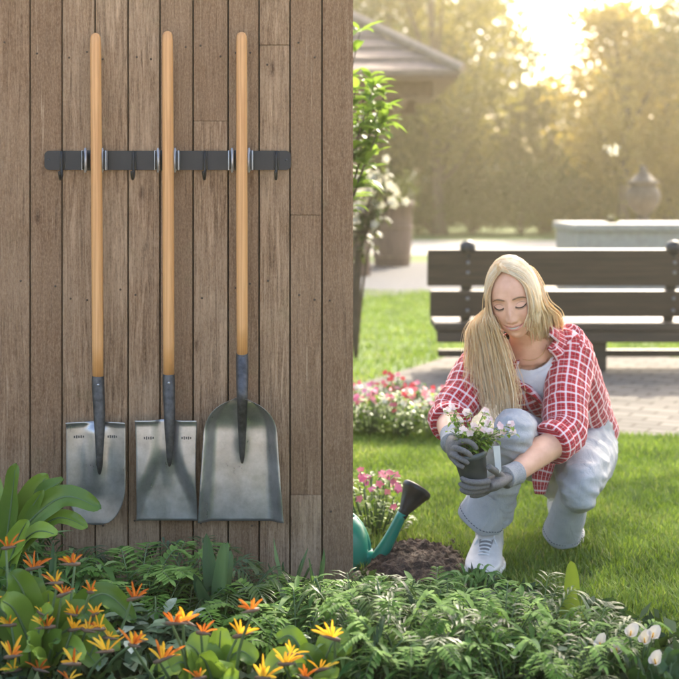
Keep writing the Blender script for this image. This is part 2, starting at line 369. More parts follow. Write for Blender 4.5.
# person and her things
m_skin = M_skin(); m_hair = M_hair(); m_plaid = M_plaid(); m_denim = M_denim()
m_tee = M_simple('white_jersey', (.74, .73, .72), (.64, .63, .62), .9, 30, 0, .4, .008)
m_glove = M_simple('grey_knit_glove', (.165, .155, .145), (.105, .098, .092), .85, 220, 0, .4, .001)
m_palmc = M_simple('dark_coated_palm', (.060, .056, .053), (.035, .033, .031), .6, 160, 0, .4, .001)
m_cuff = M_simple('pale_knit_cuff', (.36, .355, .35), (.25, .25, .25), .9, 220, 0, .5, .001)
m_shoe = M_simple('off_white_leather', (.66, .62, .56), (.54, .50, .45), .6, 40, 0, .2, .003)
m_lace_shade = M_simple('lace_shade_grey', (.24, .225, .21), (.17, .16, .15), .9, 60)  # grey that stands in for the shade between the laces
m_sole = M_simple('white_rubber', (.70, .68, .64), (.58, .56, .52), .6, 40)
m_lace = M_simple('white_lace', (.76, .74, .71), None, .8, 90)
m_lash = M_simple('dark_lash', (.045, .028, .02), None, .7, 90)
m_brow = M_simple('brown_brow', (.27, .155, .085), (.19, .105, .055), .8, 200)
m_teeth = M_simple('teeth', (.75, .71, .64), None, .3, 40)
m_thread = M_simple('dark_stitching', (.06, .07, .10), None, .9, 90)
m_gold = M_simple('gold', (.80, .52, .20), None, .25, 40, 1)
m_pot = M_simple('dark_plastic_pot', (.070, .082, .078), (.045, .055, .052), .38, 25)
m_tagp = M_simple('white_plastic_label', (.75, .75, .73), (.68, .68, .66), .4, 40)
m_can = M_simple('green_plastic', (.006, .225, .150), (.004, .17, .112), .3, 6, 0, .05, .001)
m_rose = M_simple('black_plastic', (.022, .021, .020), (.012, .012, .012), .4, 30)

# ------------------------------------------------------------------ ground, paving, paths
def sheet(name, pts, z, m, kind='structure'):
    return tag(mesh_obj(name, [(p[0], p[1], z) for p in pts], [tuple(range(len(pts)))], m, smooth=False), kind=kind)
sheet('ground', [(-120, -20), (120, -20), (120, 200), (-120, 200)], 0, m_lawn)
PAV = [G(-900, 452), G(-350, 425), G(200, 396), G(353, 387), G(462, 353), G(540, 350), G(700, 360), G(1500, 372), G(1500, 462), G(679, 438), G(600, 436), G(450, 426), G(353, 420), G(200, 440), G(-900, 520)]
sheet('paved_path', [(p.x, p.y) for p in PAV], .006, m_pavers)
sheet('bounce_paving', [(-14, -16), (14, -16), (14, 1.7), (-14, 1.7)], .005, m_pale)  # unseen pale paving added behind the camera to bounce light on the wall
sheet('rear_pavement', [(-22, 14.2), (0.2, 14.1), (1.6, 15.4), (2.2, 17.2), (1.55, 21.0), (-22, 21.0)], .008, m_asph)
sheet('far_path', [(-30, 23.5), (40, 23.5), (40, 30.0), (-30, 30.0)], .005, m_pale)
sheet('garden_terrace', [(1.9, 12.8), (30, 12.8), (30, 18.8), (2.6, 18.8)], .007, m_pale)
# raised planting bed under the foreground plants
BED = [(-3.0, 1.9), (1.25, 1.9), (1.12, 2.75), (.86, 3.2), (.62, 3.62), (.42, 3.86), (.10, 3.98), (-.2, 4.0), (-3.0, 4.0)]
bm = bmesh.new()
def bed_inside(x, y, poly):
    c = np.zeros(np.shape(x), bool); n = len(poly)
    for i in range(n):
        x0, y0 = poly[i][0], poly[i][1]; x1, y1 = poly[(i + 1) % n][0], poly[(i + 1) % n][1]
        if y0 == y1: continue
        c ^= ((y0 > y) != (y1 > y)) & (x < (x1 - x0) * (y - y0) / (y1 - y0) + x0)
    return c
gx, gy = np.meshgrid(np.linspace(-3.1, 1.4, 150), np.linspace(1.85, 4.15, 90)); ins = bed_inside(gx, gy, BED)
gz = np.where(ins, .016, -.03) + np.array([[noise.noise(Vector((a * 9, b * 9, 0))) * .012 for a, b in zip(ra, rb)] for ra, rb in zip(gx, gy)])
Vb = np.stack([gx, gy, gz], -1).reshape(-1, 3); nx = 150
fb = [(j * nx + i, j * nx + i + 1, (j + 1) * nx + i + 1, (j + 1) * nx + i) for j in range(89) for i in range(149)]
tag(mesh_obj('bed_soil', Vb, fb, m_soil), kind='structure'); bm.free()
# turned earth beside the watering can
mb = MB(); cs = P(415, 560, 4.05); cs.z = 0
gxx, gyy = np.meshgrid(np.linspace(-.17, .19, 46), np.linspace(-.22, .30, 60)); vs = []
for a, b in zip(gxx.ravel(), gyy.ravel()):
    r = math.hypot(a / .17, b / .26); h = max(-.03, .052 * (1 - r * r)) + .020 * noise.noise(Vector((a * 38, b * 38, 1))) + .012 * noise.noise(Vector((a * 90, b * 90, 2)))
    vs.append((cs.x + a, cs.y + b, h))
mb.add(vs, [(j * 46 + i, j * 46 + i + 1, (j + 1) * 46 + i + 1, (j + 1) * 46 + i) for j in range(59) for i in range(45)])
for k in range(150):
    a = rng.uniform(0, 6.28); q = rng.normal(1.0, .22); p = (cs.x + math.cos(a) * .165 * q, cs.y + math.sin(a) * .25 * q, .012); z = rng.uniform(.003, .010)
    mb.lathe([(0, -z), (z * .8, -z * .5), (z, .2 * z), (z * .5, z * .8), (0, z)], p, 5, axis=tuple(rng.normal(size=3)))
tag(mb.build('turned_soil', m_mulch), kind='stuff')

# grass blades
def grass(name, n, D0, D1, hmin, hmax, width, R, side=1.25):
    u = R.random(n); D = np.sqrt(D0 ** 2 + u * (D1 ** 2 - D0 ** 2)); px = R.uniform(200, 1010, n)
    x = (px - CX) * D / F; y = D
    ok = ~bed_inside(x, y, [(p.x, p.y) for p in PAV]) & ~bed_inside(x, y, BED)
    ok &= ~(((x - cs.x) / .15) ** 2 + ((y - cs.y) / .23) ** 2 < 1)
    x, y = x[ok], y[ok]; n = len(x)
    h = R.uniform(hmin, hmax, n) * (.75 + .5 * np.array([noise.noise(Vector((a * 2.5, b * 2.5, 3))) for a, b in zip(x, y)])); th = R.uniform(0, 2 * math.pi, n); le = R.uniform(.2, .9, n) * h
    dx, dy = np.cos(th), np.sin(th); wx, wy = -dy * width, dx * width
    base = np.stack([x, y, np.zeros(n)], 1); W = np.stack([wx, wy, np.zeros(n)], 1)
    mid = base + np.stack([dx * le * .35, dy * le * .35, h * .6], 1); tip = base + np.stack([dx * le, dy * le, h * .95], 1)
    V = np.stack([base - W, base + W, mid + W * .8, mid - W * .8, tip], 1).reshape(-1, 3)
    i = np.arange(n)[:, None] * 5
    me = bpy.data.meshes.new(name); me.vertices.add(n * 5); me.vertices.foreach_set('co', V.astype(np.float32).ravel())
    loops = np.concatenate([i + 0, i + 1, i + 2, i + 3, i + 3, i + 2, i + 4], 1).astype(np.int32).ravel()
    me.loops.add(n * 7); me.loops.foreach_set('vertex_index', loops); me.polygons.add(n * 2)
    st = np.stack([np.arange(n) * 7, np.arange(n) * 7 + 4], 1).ravel().astype(np.int32); me.polygons.foreach_set('loop_start', st)
    me.polygons.foreach_set('loop_total', np.tile([4, 3], n).astype(np.int32)); me.materials.append(m_grass)
    pv = np.array([noise.noise(Vector((a * 3.1, b * 3.1, 0))) for a, b in zip(x, y)])
    va = np.clip(R.beta(2, 3, n) + .6 * pv, 0, 1); va[R.random(n) < .04] = 1.0
    a = me.attributes.new('var', 'FLOAT', 'POINT'); a.data.foreach_set('value', np.repeat(va, 5).astype(np.float32))
    me.update(calc_edges=True); o = bpy.data.objects.new(name, me); COL.objects.link(o); return tag(o, 'short mown green lawn grass', kind='stuff')
grass('lawn_grass', 180000, 3.05, 6.3, .022, .052, .0018, rng)
grass('lawn_grass', 84000, 6.3, 15.0, .03, .06, .0036, rng)

# ------------------------------------------------------------------ board wall
WD = 3.79; S = WD / F                                        # metres per photo pixel on the wall plane
def wx(px): return (px - CX) * S
def wz(py): return CH - (py - HY) * S
seams = [30, 62, 95, 128, 160, 193, 228, 259, 290, 322, 353]
left = [30 - 32.5 * i for i in range(1, 19)][::-1]; seams = left + seams
wall = thing('board_wall', 'tall weathered brown timber wall of upright boards with tools hung on it', 'wall', (wx(170), WD, 0))
joints = {193: [121], 259: [45], 290: [215, 495], 128: [], 30: [], 62: [], 322: [], 160: [], 95: [], 228: []}
mb = MB(); rb = random.Random(3)
for a, b in zip(seams[:-1], seams[1:]):
    js = joints.get(a, [rb.uniform(0, 550)] if rb.random() < .3 else []) 
    zs = [1.72] + [wz(j) for j in js] + [-.05]
    for z1, z0 in zip(zs[:-1], zs[1:]):
        x0, x1 = wx(a) + .0022, wx(b) - (.0 if b == 353 else .0022); dv = rb.uniform(-.0022, .0012)
        M0 = len(mb.v); mb.box(x0, x1, WD + dv, WD + dv + .021, z0 + .0003, z1 - .0003, rb.random(), bev=.0016)
        off = (rb.uniform(0, 9), rb.uniform(0, 9), rb.uniform(0, 9))
        for i in range(M0, len(mb.v)): q = mb.v[i]; mb.p[i] = (q[0] + off[0], q[1] + off[1], q[2] + off[2])
mb.build('boards', m_wall, wall, smooth=False)
mb = MB(); mb.box(wx(seams[0]), wx(353) - .004, WD + .0235, WD + .030, -.05, 1.70); mb.build('seam_shade_sheet', m_gap, wall, smooth=False)  # black sheet added to stop light leaks and paint the seams' shade
mb = MB()
for zc in (.18, .85, 1.52): mb.box(wx(seams[0]), wx(353) - .002, WD + .0305, WD + .075, zc - .045, zc + .045, .3, bev=.002)
for i in range(len(mb.v)): mb.p[i] = (mb.v[i][2], mb.v[i][1], mb.v[i][0])
mb.build('rails', m_wall, wall, smooth=False)
mb = MB()
for a, b in zip(seams[:-1], seams[1:]):
    for zc in (.20, .84, 1.50):
        for fx in (.25, .75):
            if rb.random() < .45: continue
            mb.lathe([(.0, .0008), (.0026, .0006), (.0032, -.002)], (wx(lerp(a, b, fx)) + rb.uniform(-.004, .004), WD - .0026, zc + rb.uniform(-.035, .035)), 8, axis=(0, -1, 0))
mb.build('nail_heads', m_bark, wall)

# ------------------------------------------------------------------ rack and shovels
rack = thing('tool_rack', 'long black metal rack with hooks screwed to the board wall', 'tool rack', (wx(168), WD - .01, wz(160)))
mb = MB(); y1 = WD - .0035; rr0 = .013; ol = []
for cx0, cz0, a0 in ((wx(291) - rr0, wz(151) - rr0, 0), (wx(45) + rr0, wz(151) - rr0, 90), (wx(45) + rr0, wz(170) + rr0, 180), (wx(291) - rr0, wz(170) + rr0, 270)):
    for k in range(7): an = math.radians(a0 + 15 * k); ol.append((cx0 + rr0 * math.cos(an), cz0 + rr0 * math.sin(an)))
no = len(ol); mb.add([(x, y1, z) for x, z in ol] + [(x, y1 - .0045, z) for x, z in ol] + [(x * .9985 - .0003, y1 - .0052, z) for x, z in ol], [tuple(range(no)), tuple(range(3 * no - 1, 2 * no - 1, -1))] + [(q + L_ * no, q + (L_ + 1) * no, (q + 1) % no + (L_ + 1) * no, (q + 1) % no + L_ * no) for L_ in (0, 1) for q in range(no)])
mb.build('mounting_bar', m_black, rack, smooth=False)
for hx in (63, 134.5, 205.5, 276.5):
    mb = MB(); yb = y1 - .0052
    mb.tube([(wx(hx), yb - .002, wz(151.5)), (wx(hx), yb - .007, wz(156)), (wx(hx), yb - .007, wz(171)), (wx(hx), yb - .012, wz(177)), (wx(hx), yb - .026, wz(179)), (wx(hx), yb - .036, wz(175)), (wx(hx), yb - .038, wz(171.5))], [.0035, .0042, .0042, .0042, .0042, .0045, .0048], 8, k=3)
    h = mb.build('hook', m_black, rack)
    mb = MB(); mb.box(wx(hx) - .0075, wx(hx) + .0075, yb - .0035, yb + .0005, wz(169.5), wz(151.6), bev=.001); mb.build('hook_plate', m_black, h)
for sx_ in (49.5, 286.5):
    mb = MB(); mb.lathe([(0, .0015), (.003, .0013), (.0042, -.001)], (wx(sx_), y1 - .005, wz(160)), 12, axis=(0, -1, 0)); mb.build('screw', m_socket, rack)
HX = (96.3, 168.3, 241.5)
for hx in HX:
    mb = MB(); yb = y1 - .0052
    for s in (-1, 1):
        c = wx(hx + s * 10.5)
        mb.box(c - .0012, c + .0012, yb - .042, yb, wz(169.5), wz(151.5), bev=.0005)
    mb.box(wx(hx - 11.5), wx(hx + 11.5), yb - .0024, yb - .0002, wz(170.6), wz(150.4), bev=.0006)
    cl = mb.build('clamp', m_black, rack)
    for s in (-1, 1):
        mb = MB(); c = wx(hx + s * 8.3)
        mb.lathe([(0, -.029), (.0046, -.029), (.0046, .029), (0, .029)], (c, yb - .030, wz(160.5)), 16)
        mb.lathe([(0, -.034), (.003, -.034), (.003, .034), (0, .034)], (c, yb - .030, wz(160.5)), 8)
        mb.build('roller', m_chrome, cl)
        mb = MB(); mb.box(wx(hx + s * 11.6) - .0018, wx(hx + s * 11.6) + .0018, yb - .030, yb - .003, wz(170.2), wz(150.8), bev=.0006); mb.build('flange', m_chrome, cl)

def blade_mesh(outline, depth, rows=44, cols=34, flip=1):
    """outline(t)->(xl, xr, z); depth(s, t)->distance towards the viewer; s in -1..1, t in 0..1"""
    V = []; fs = []
    for j in range(rows + 1):
        t = j / rows; xl, xr, z = outline(t)
        for i in range(cols + 1):
            s = -1 + 2 * i / cols; V.append((lerp(xl, xr, (s + 1) / 2), -depth(s, t), z))
    nn = len(V); c = cols + 1
    for j in range(rows):
        for i in range(cols): a = j * c + i; fs.append((a, a + 1, a + c + 1, a + c))
    V2 = [(x, y + .0022, z) for x, y, z in V]; V += V2
    for j in range(rows):
        for i in range(cols): a = nn + j * c + i; fs.append((a + c, a + c + 1, a + 1, a))
    edge = [i for i in range(c)] + [j * c + cols for j in range(1, rows + 1)] + [rows * c + i for i in range(cols - 1, -1, -1)] + [j * c for j in range(rows - 1, 0, -1)]
    for a, b in zip(edge, edge[1:] + edge[:1]): fs.append((b, a, a + nn, b + nn))
    return V, fs
def ss(a, b, x): x = min(max((x - a) / (b - a), 0), 1); return x * x * (3 - 2 * x)
def shovel(label, hx0, hx1, ytop, ysock, ytread, ytip, bx, outline, depth, y0, mstamp):
    o = thing('shovel', label, 'shovel', (wx(hx1), WD, wz(ysock)), 'shovels hanging on the wall')
    yh = WD - .042; yb = WD - y0
    mb = MB(); top = P(hx0, ytop, yh); bot = P(hx1, ysock, yh)
    pts = [top] + [lerp(top, bot, q) for q in (.004, .012, .03, .3, .6, .9, 1)]
    mb.tube(pts, [.004, .0105, .0138, .0150, .0155, .0160, .0155, .0150], 18, up=(0, -1, 0)); mb.build('handle', m_handle, o)
    mb = MB(); s0 = P(hx1, ysock - 4, yh);
    n = 20; zt, zb = outline(0)[2], outline(1)[2]; tt = (zt - wz(ytip)) / (zt - zb); DP = lambda t: depth(0, max(0, t))
    mb.tube([s0, P(hx1, ysock + 2, yh), P(lerp(hx1, bx, .5), (ysock + ytread) / 2, lerp(yh, yb - DP(.06) - .008, .5)), P(bx, ytread + 3, yb - DP(.06) - .008), P(bx, (ytread + ytip) / 2, yb - DP(.5 * tt) - .006), P(bx, lerp(ytread, ytip, .86), yb - DP(.86 * tt) - .004), P(bx, ytip, yb - DP(tt) + .001)],
            [.0162, .0172, .0168, .0150, .0115, .0078, .003], n, k=4, up=(0, -1, 0))
    sk = mb.build('socket', m_socket, o)
    mb = MB(); mb.lathe([(0, .002), (.0032, .0015), (.0038, -.001)], P(hx1, ysock + 5, yh - .0172), 10, axis=(0, -1, 0)); mb.build('rivet', m_steel, sk)
    V, fs = blade_mesh(outline, depth); V = [(x, y + yb, z) for x, y, z in V]
    bl = mesh_obj('blade', V, fs, m_steel, o)
    if mstamp:
        for px, py in mstamp:
            mb = MB()
            for k in range(5):
                xx = px + k * 2.1; hgt = (2.2, 3.0, 2.4, 2.8, 2.0)[k]
                sI = 2 * ((wx(xx) - outline(.16)[0]) / (outline(.16)[1] - outline(.16)[0])) - 1
                dd = yb - depth(sI, .16) - .0004
                mb.box(wx(xx), wx(xx + 1.3), dd - .0005, dd + .0004, wz(py + hgt / 2), wz(py - hgt / 2))
            mb.build('stamped_mark', m_socket, bl, smooth=False)
    return o
# 1: round-point digging shovel
def out1(t):
    z = lerp(wz(419), wz(521.5), t); y = lerp(419, 521.5, t); hw = 29.2
    if y > 478: hw = 29.2 * math.sqrt(max(0.0, 1 - ((y - 478) / 43.6) ** 2)) ** .8 * 1 + .0
    elif y > 440: hw = 29.2
    hw = max(hw, .4); cx = 99.2 - .3 * t
    return wx(cx - hw), wx(cx + hw), z
def dep1(s, t): 
    a_, b_, _z = out1(t); s = s * (b_ - a_) * .5 / (29.2 * S)
    f = .020 * (abs(s) ** 2.0) * (1 - .5 * t) + .006 * ss(.7, 1, t) - .016 * math.exp(-(s / .28) ** 2) * ss(0, .1, t) * (1 - ss(.35, .8, t)) * -1
    tread = .012 * (1 - ss(.0, .035, t)) * ss(.2, .45, abs(s))
    return .006 + f + tread
shovel('round pointed digging shovel with long wooden handle hanging at the left', 95.5, 98.0, 33, 380, 421, 474, 99.6, out1, dep1, .028, [(77, 434), (110, 434)])
# 2: square-mouth shovel
def out2(t):
    hw = 30.4 - 1.2 * math.sin(math.pi * t) * .9; cx = 168.8
    return wx(cx - hw), wx(cx + hw), lerp(wz(416.5), wz(517.5), t)
def dep2(s, t):
    wdt = .30 + .75 * ss(.25, 1.0, t) - .0
    pan = ss(wdt - .28, wdt + .25, abs(s)) * .026 * (1 - .55 * ss(.5, 1, t))
    ridge = .014 * math.exp(-(s / .22) ** 2) * (1 - ss(.3, .7, t))
    tread = .012 * (1 - ss(.0, .035, t)) * ss(.2, .4, abs(s))
    return .005 + pan + ridge + tread
shovel('square mouthed flat shovel with long wooden handle hanging in the middle', 167.6, 168.8, 31, 378, 419, 466, 169.6, out2, dep2, .030, [(147, 434), (184, 434)])
# 3: large scoop
def out3(t):
    y = lerp(393.5, 518, t); u = (y - 393.5)
    if u < 42: hw = 36.5 * (max(0, 1 - (1 - u / 42) ** 2.3)) ** .52
    else: hw = lerp(36.5, 42.3, (u - 42) / (518 - 393.5 - 42))
    cx = 242.3; hw = max(hw, 6)
    return wx(cx - hw), wx(cx + hw), wz(y)
def dep3(s, t):
    side = ss(.66, 1.0, abs(s)) * .046; back = (1 - ss(.0, .30, t)) ** 1.6 * .050
    return .004 + max(side * (1 - .35 * ss(.7, 1, t)), 0) * .9 + back * (1 - .35 * abs(s)) + .012 * math.exp(-(s / .15) ** 2) * (1 - ss(.3, .55, t))
shovel('wide scoop shovel with curved steel pan and wooden handle hanging at the right', 241.6, 242.2, 32, 357, 395, 463, 242.2, out3, dep3, .030, None)

# ------------------------------------------------------------------ far trees, hedges, pavilion
def tree(name, label, loc, h, cr_w, leafm, n, size, trunk_r=.16, group=None, seed=1, clumps=34, low=.18, cat='tree'):
    R = np.random.default_rng(seed); rr = random.Random(seed)
    o = thing(name, label, cat, loc, group); L = Vector(loc)
    mb = MB(); top = L + Vector((rr.uniform(-.3, .3), rr.uniform(-.3, .3), h * .8))
    pts = resample([L - Vector((0, 0, .1)), L + Vector((rr.uniform(-.15, .15), 0, h * .3)), lerp(L, top, .65), top], 10)
    mb.tube(pts, [trunk_r * (1.25 if i == 0 else 1) * (1 - .08 * i) for i in range(10)], 9)
    cs_ = []
    for i in range(clumps):
        while True:
            q = R.uniform(-1, 1, 3)
            if np.dot(q, q) < 1: break
        q = q / max(1e-3, np.linalg.norm(q)) * np.linalg.norm(q) ** .6
        zc = h * (low + (1 - low) * (.5 + .47 * q[2])); wd = cr_w * (.55 + .45 * math.sin(math.pi * min(1, max(.08, (zc / h - low) / (1 - low)) ** .8)))
        cs_.append((L.x + q[0] * wd, L.y + q[1] * wd, zc))
    for c in cs_[:12]:
        c = Vector(c); b = pts[min(8, 2 + int(c.z / h * 7))]; b = lerp(L, top, min(.9, c.z / h * .7))
        mb.tube(resample([b, lerp(b, c, .5) + Vector((0, 0, -.12)), c], 6), [trunk_r * .45 * (1 - .15 * i) for i in range(6)], 6)
    mb.build('trunk', m_bark, o)
    cs_ = np.array(cs_); idx = R.integers(0, clumps, n); sg = cr_w * R.uniform(.17, .30, clumps)[idx][:, None]
    C = cs_[idx] + R.normal(size=(n, 3)) * sg * np.array([1, 1, .75]); C[:, 2] = np.abs(C[:, 2] - .02) + .02
    va = np.clip(R.beta(2, 2, n) * .6 + R.uniform(0, .5, clumps)[idx], 0, 1)
    quads_obj('crown', leaf_quads(C, size, size * .55, .3, R), leafm, o, va)
    return o
TG = 'tall trees closing the background'
for i, (px, D, h, cw, lm, n, sz, lab) in enumerate([
    (250, 31, 7.5, 2.6, l_tree, 9000, .20, 'dark tree standing far behind the left of the pavilion roof'),
    (385, 33, 7.4, 2.2, l_tree, 9000, .20, 'dull green tree rising behind the tip of the pavilion roof'),
    (440, 30, 7.0, 2.0, l_tree2, 9000, .20, 'olive tree to the right of the pavilion roof tip'),
    (474, 34, 6.4, 1.7, l_tree, 8000, .20, 'shaded tree in the middle of the far tree line'),
    (546, 33, 3.6, 1.6, l_tree2, 7000, .19, 'lower warm green tree under the brightest gap of sky'),
    (622, 30, 6.0, 1.5, l_glow, 8000, .19, 'tree with golden sun glow put into its leaf colour, beside the gap of bright sky'),
    (668, 33, 4.3, 1.8, l_glow, 7000, .19, 'smaller tree with golden sun glow put into its leaf colour at the right edge of the view'),
    (735, 30, 6.8, 2.2, l_tree2, 8000, .20, 'tall warm green tree just past the right edge of the view'),
    (820, 32, 7.2, 2.4, l_tree, 7000, .22, 'dark green tree far to the right of the glow-tinted trees'),
    (120, 32, 7.5, 2.8, l_tree, 7000, .22, 'dark tree far behind the middle of the board wall'),
    (0, 31, 7.0, 2.6, l_tree2, 6000, .22, 'olive tree far behind the left part of the board wall')]):
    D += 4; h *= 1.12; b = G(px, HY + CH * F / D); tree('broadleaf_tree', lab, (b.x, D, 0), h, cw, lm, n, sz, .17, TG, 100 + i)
far = tree('distant_woodland', 'band of distant woodland behind the garden', (3, 46, 0), 8, 6, l_tree, 10, .3, seed=5)
for ch in list(far.children): bpy.data.objects.remove(ch)
bpy.data.objects.remove(far)
R = np.random.default_rng(9); n = 60000
C = np.stack([R.uniform(-24, 30, n), 44 + R.normal(0, 1.6, n), 8.4 * R.random(n)], 1)
topz = np.where(C[:, 0] < 4.3, 7.4, np.where(C[:, 0] < 8.2, 3.0, 6.0)); topz = np.where(np.abs(C[:, 0] - 10.8) < .8, 4.5, topz)
keepm = C[:, 2] < topz + .7 * np.sin(C[:, 0] * .7) + .6 * np.sin(C[:, 0] * 1.9 + 1)
tag(quads_obj('distant_woodland', leaf_quads(C[keepm], .42, .26, .3, R), l_tree, None, np.clip(R.beta(2, 2, keepm.sum()), 0, 1)), 'band of distant green woodland', kind='stuff')
HG = 'clipped shrubs along the far path'
def bush(name, lab, px, D, wd, h, lm, n, sz, seed, group=None, dep=None):
    R = np.random.default_rng(seed); x = (px - CX) * D / F; dep = dep or wd * .6
    o = thing(name, lab, 'shrub', (x, D, 0), group)
    mb = MB()
    for k in range(5):
        a = R.uniform(0, 6.28); mb.tube(resample([(x, D, -.03), (x + .2 * wd * math.cos(a), D + .2 * dep * math.sin(a), h * .35), (x + .33 * wd * math.cos(a), D + .33 * dep * math.sin(a), h * .75)], 6), [.03, .026, .022, .018, .012, .006], 6)
    mb.build('stems', m_bark, o)
    k = 16; q = R.normal(size=(k, 3)); q /= np.linalg.norm(q, axis=1)[:, None]; q[:, 2] = np.abs(q[:, 2])
    cs_ = np.stack([x + q[:, 0] * wd * .33, D + q[:, 1] * dep * .33, h * (.28 + .45 * q[:, 2])], 1); idx = R.integers(0, k, n)
    C = cs_[idx] + R.normal(size=(n, 3)) * np.array([wd * .12, dep * .12, h * .12]); C[:, 2] = np.abs(C[:, 2])
    quads_obj('foliage', leaf_quads(C, sz, sz * .55, 0, R), lm, o, np.clip(R.beta(2, 2, n) * .6 + R.uniform(0, .45, k)[idx], 0, 1)); return o
for i, (px, D, wd, h, lm, lab) in enumerate([
    (432, 31.2, 2.0, 1.45, l_hedge, 'low rounded hedge shrub right of the brown planter'),
    (472, 31.5, 2.0, 1.60, l_hedge, 'low hedge shrub beyond the left end of the bench'),
    (520, 31.2, 2.2, 1.75, l_hedge, 'low hedge shrub behind the middle of the bench'),
    (566, 31.6, 2.1, 1.7, l_hedge, 'low hedge shrub left of the concrete planter'),
    (612, 31.3, 2.0, 1.6, l_tree2, 'warm green shrub behind the concrete planter'),
    (690, 31.4, 2.4, 1.9, l_glow, 'shrub with golden sun glow put into its leaf colour behind the right end of the concrete planter'),
    (395, 31.8, 2.0, 1.5, l_hedge, 'dark hedge shrub behind the brown planter'),
    (350, 31.4, 2.2, 1.6, l_tree, 'dark hedge shrub behind the pavilion posts'),
    (755, 31.6, 2.4, 1.7, l_hedge, 'hedge shrub outside the right edge of the view')]):
    bush('hedge_shrub', lab, px, D + 3.2, wd * 1.1, h * 1.1, lm, 3600, .13, 300 + i, HG)

# pavilion with a stepped pyramid roof
pv = thing('pavilion', 'open garden pavilion with stepped brown shingle roof', 'pavilion', (-1.12, 19.6, 0))
cx_, cy_, hs, ez, az = -1.12, 19.6, 2.62, 2.57, 4.15
mb = MB(); nc = 9
for i in range(nc):
    t0, t1 = i / nc, (i + 1.12) / nc; r0, r1 = hs * (1 - t0), max(.02, hs * (1 - t1)); z0, z1 = lerp(ez, az, t0), lerp(ez, az, min(1, t1)); lift = .055
    vs = [(cx_ + sx * r0, cy_ + sy * r0, z0 + lift) for sx, sy in ((-1, -1), (1, -1), (1, 1), (-1, 1))] + [(cx_ + sx * r1, cy_ + sy * r1, z1 + .004) for sx, sy in ((-1, -1), (1, -1), (1, 1), (-1, 1))] + \
         [(cx_ + sx * r0, cy_ + sy * r0, z0 - .01) for sx, sy in ((-1, -1), (1, -1), (1, 1), (-1, 1))]
    fs = []
    for k in range(4):
        q = (k + 1) % 4; fs += [(k, q, 4 + q, 4 + k), (8 + k, 8 + q, q, k)]
    mb.add(vs, fs, .3 + .05 * i)
mb.build('shingle_roof', m_roof, pv, smooth=False)
mb = MB()
for sx, sy in ((-1, -1), (1, -1), (1, 1), (-1, 1)):
    mb.tube([(cx_ + sx * (hs + .04), cy_ + sy * (hs + .04), ez + .06), (cx_, cy_, az + .10)], .062, 6)
mb.build('hip_caps', m_fascia, pv, smooth=False)
mb = MB()
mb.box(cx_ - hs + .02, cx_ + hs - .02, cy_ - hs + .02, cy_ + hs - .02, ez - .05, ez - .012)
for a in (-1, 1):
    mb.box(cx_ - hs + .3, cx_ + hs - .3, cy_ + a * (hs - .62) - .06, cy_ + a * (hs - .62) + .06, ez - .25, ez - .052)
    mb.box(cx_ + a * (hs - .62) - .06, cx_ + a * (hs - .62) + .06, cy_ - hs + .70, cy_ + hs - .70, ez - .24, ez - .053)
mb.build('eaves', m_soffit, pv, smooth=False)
for sx, sy in ((-1, -1), (1, -1), (1, 1), (-1, 1)):
    mb = MB(); px_, py_ = cx_ + sx * 1.36, cy_ + sy * 1.85; mb.box(px_ - .09, px_ + .09, py_ - .09, py_ + .09, 0, ez - .052, bev=.012)
    mb.box(px_ - .16, px_ + .16, py_ - .16, py_ + .16, 0, .95, bev=.015); mb.build('post', m_brick, pv, smooth=False)
# planter barrel
o = thing('barrel_planter', 'tall brown barrel planter standing on the grey paving near the pavilion', 'planter', ((392 - CX) * 20.0 / F, 20.0, 0))
c = Vector(o.location); mb = MB()
prof = [(0, 0), (.25, 0), (.265, .02), (.29, .35), (.30, .62), (.305, .86), (.325, .865), (.325, .96), (.29, .965), (.28, .90), (0, .88)]
mb.lathe(prof, c, 28); mb.build('barrel', m_barrel, o)
mb = MB(); 
for z, r in ((.12, .277), (.55, .303)): mb = MB(); mb.lathe([(r, z), (r + .008, z), (r + .008, z + .035), (r, z + .035)], c, 28); mb.build('hoop', m_soffit, o)
R = np.random.default_rng(44); C = np.array(c) + np.array([0, 0, 1.12]) + R.normal(size=(700, 3)) * np.array([.17, .17, .12])
quads_obj('foliage', leaf_quads(C, .09, .045, 0, R), l_tree, o, R.random(700))
# concrete planter wall, stone urn
o = thing('concrete_planter', 'long low pale concrete planter wall behind the bench', 'planter', ((640 - CX) * 14 / F, 14, 0))
x0 = (573 - CX) * 14 / F; mb = MB(); mb.box(x0, x0 + 3.2, 13.8, 14.0, 0, .70, bev=.012); mb.box(x0, x0 + .2, 14.003, 14.9, 0, .70, bev=.012); mb.box(x0 + 3.0, x0 + 3.2, 14.003, 14.9, 0, .70, bev=.012); mb.box(x0, x0 + 3.2, 14.903, 15.1, 0, .70, bev=.012)
mb.build('concrete_wall', m_conc, o, smooth=False)
mb = MB(); mb.box(x0 - .03, x0 + 3.23, 13.76, 15.14, .702, .775, bev=.01); mb.build('coping', m_conc, o, smooth=False)
o = tag(bush('flowering_shrub', 'small flowering plant on top of the concrete planter', 612, 14.3, .14, .12, l_hedge, 90, .045, 61), None, 'plant'); o.location.z = .74
R = np.random.default_rng(45); c = np.array(o.location)
b_ = quads_obj('blossoms', leaf_quads(c + R.normal(size=(26, 3)) * np.array([.05, .04, .03]) + np.array([0, 0, .07]), .035, .03, 0, R), p_white, o, R.random(26))
o = thing('stone_urn', 'rounded stone urn on a square pedestal beyond the concrete planter', 'urn', ((643 - CX) * 17 / F, 17, 0)); c = Vector(o.location)
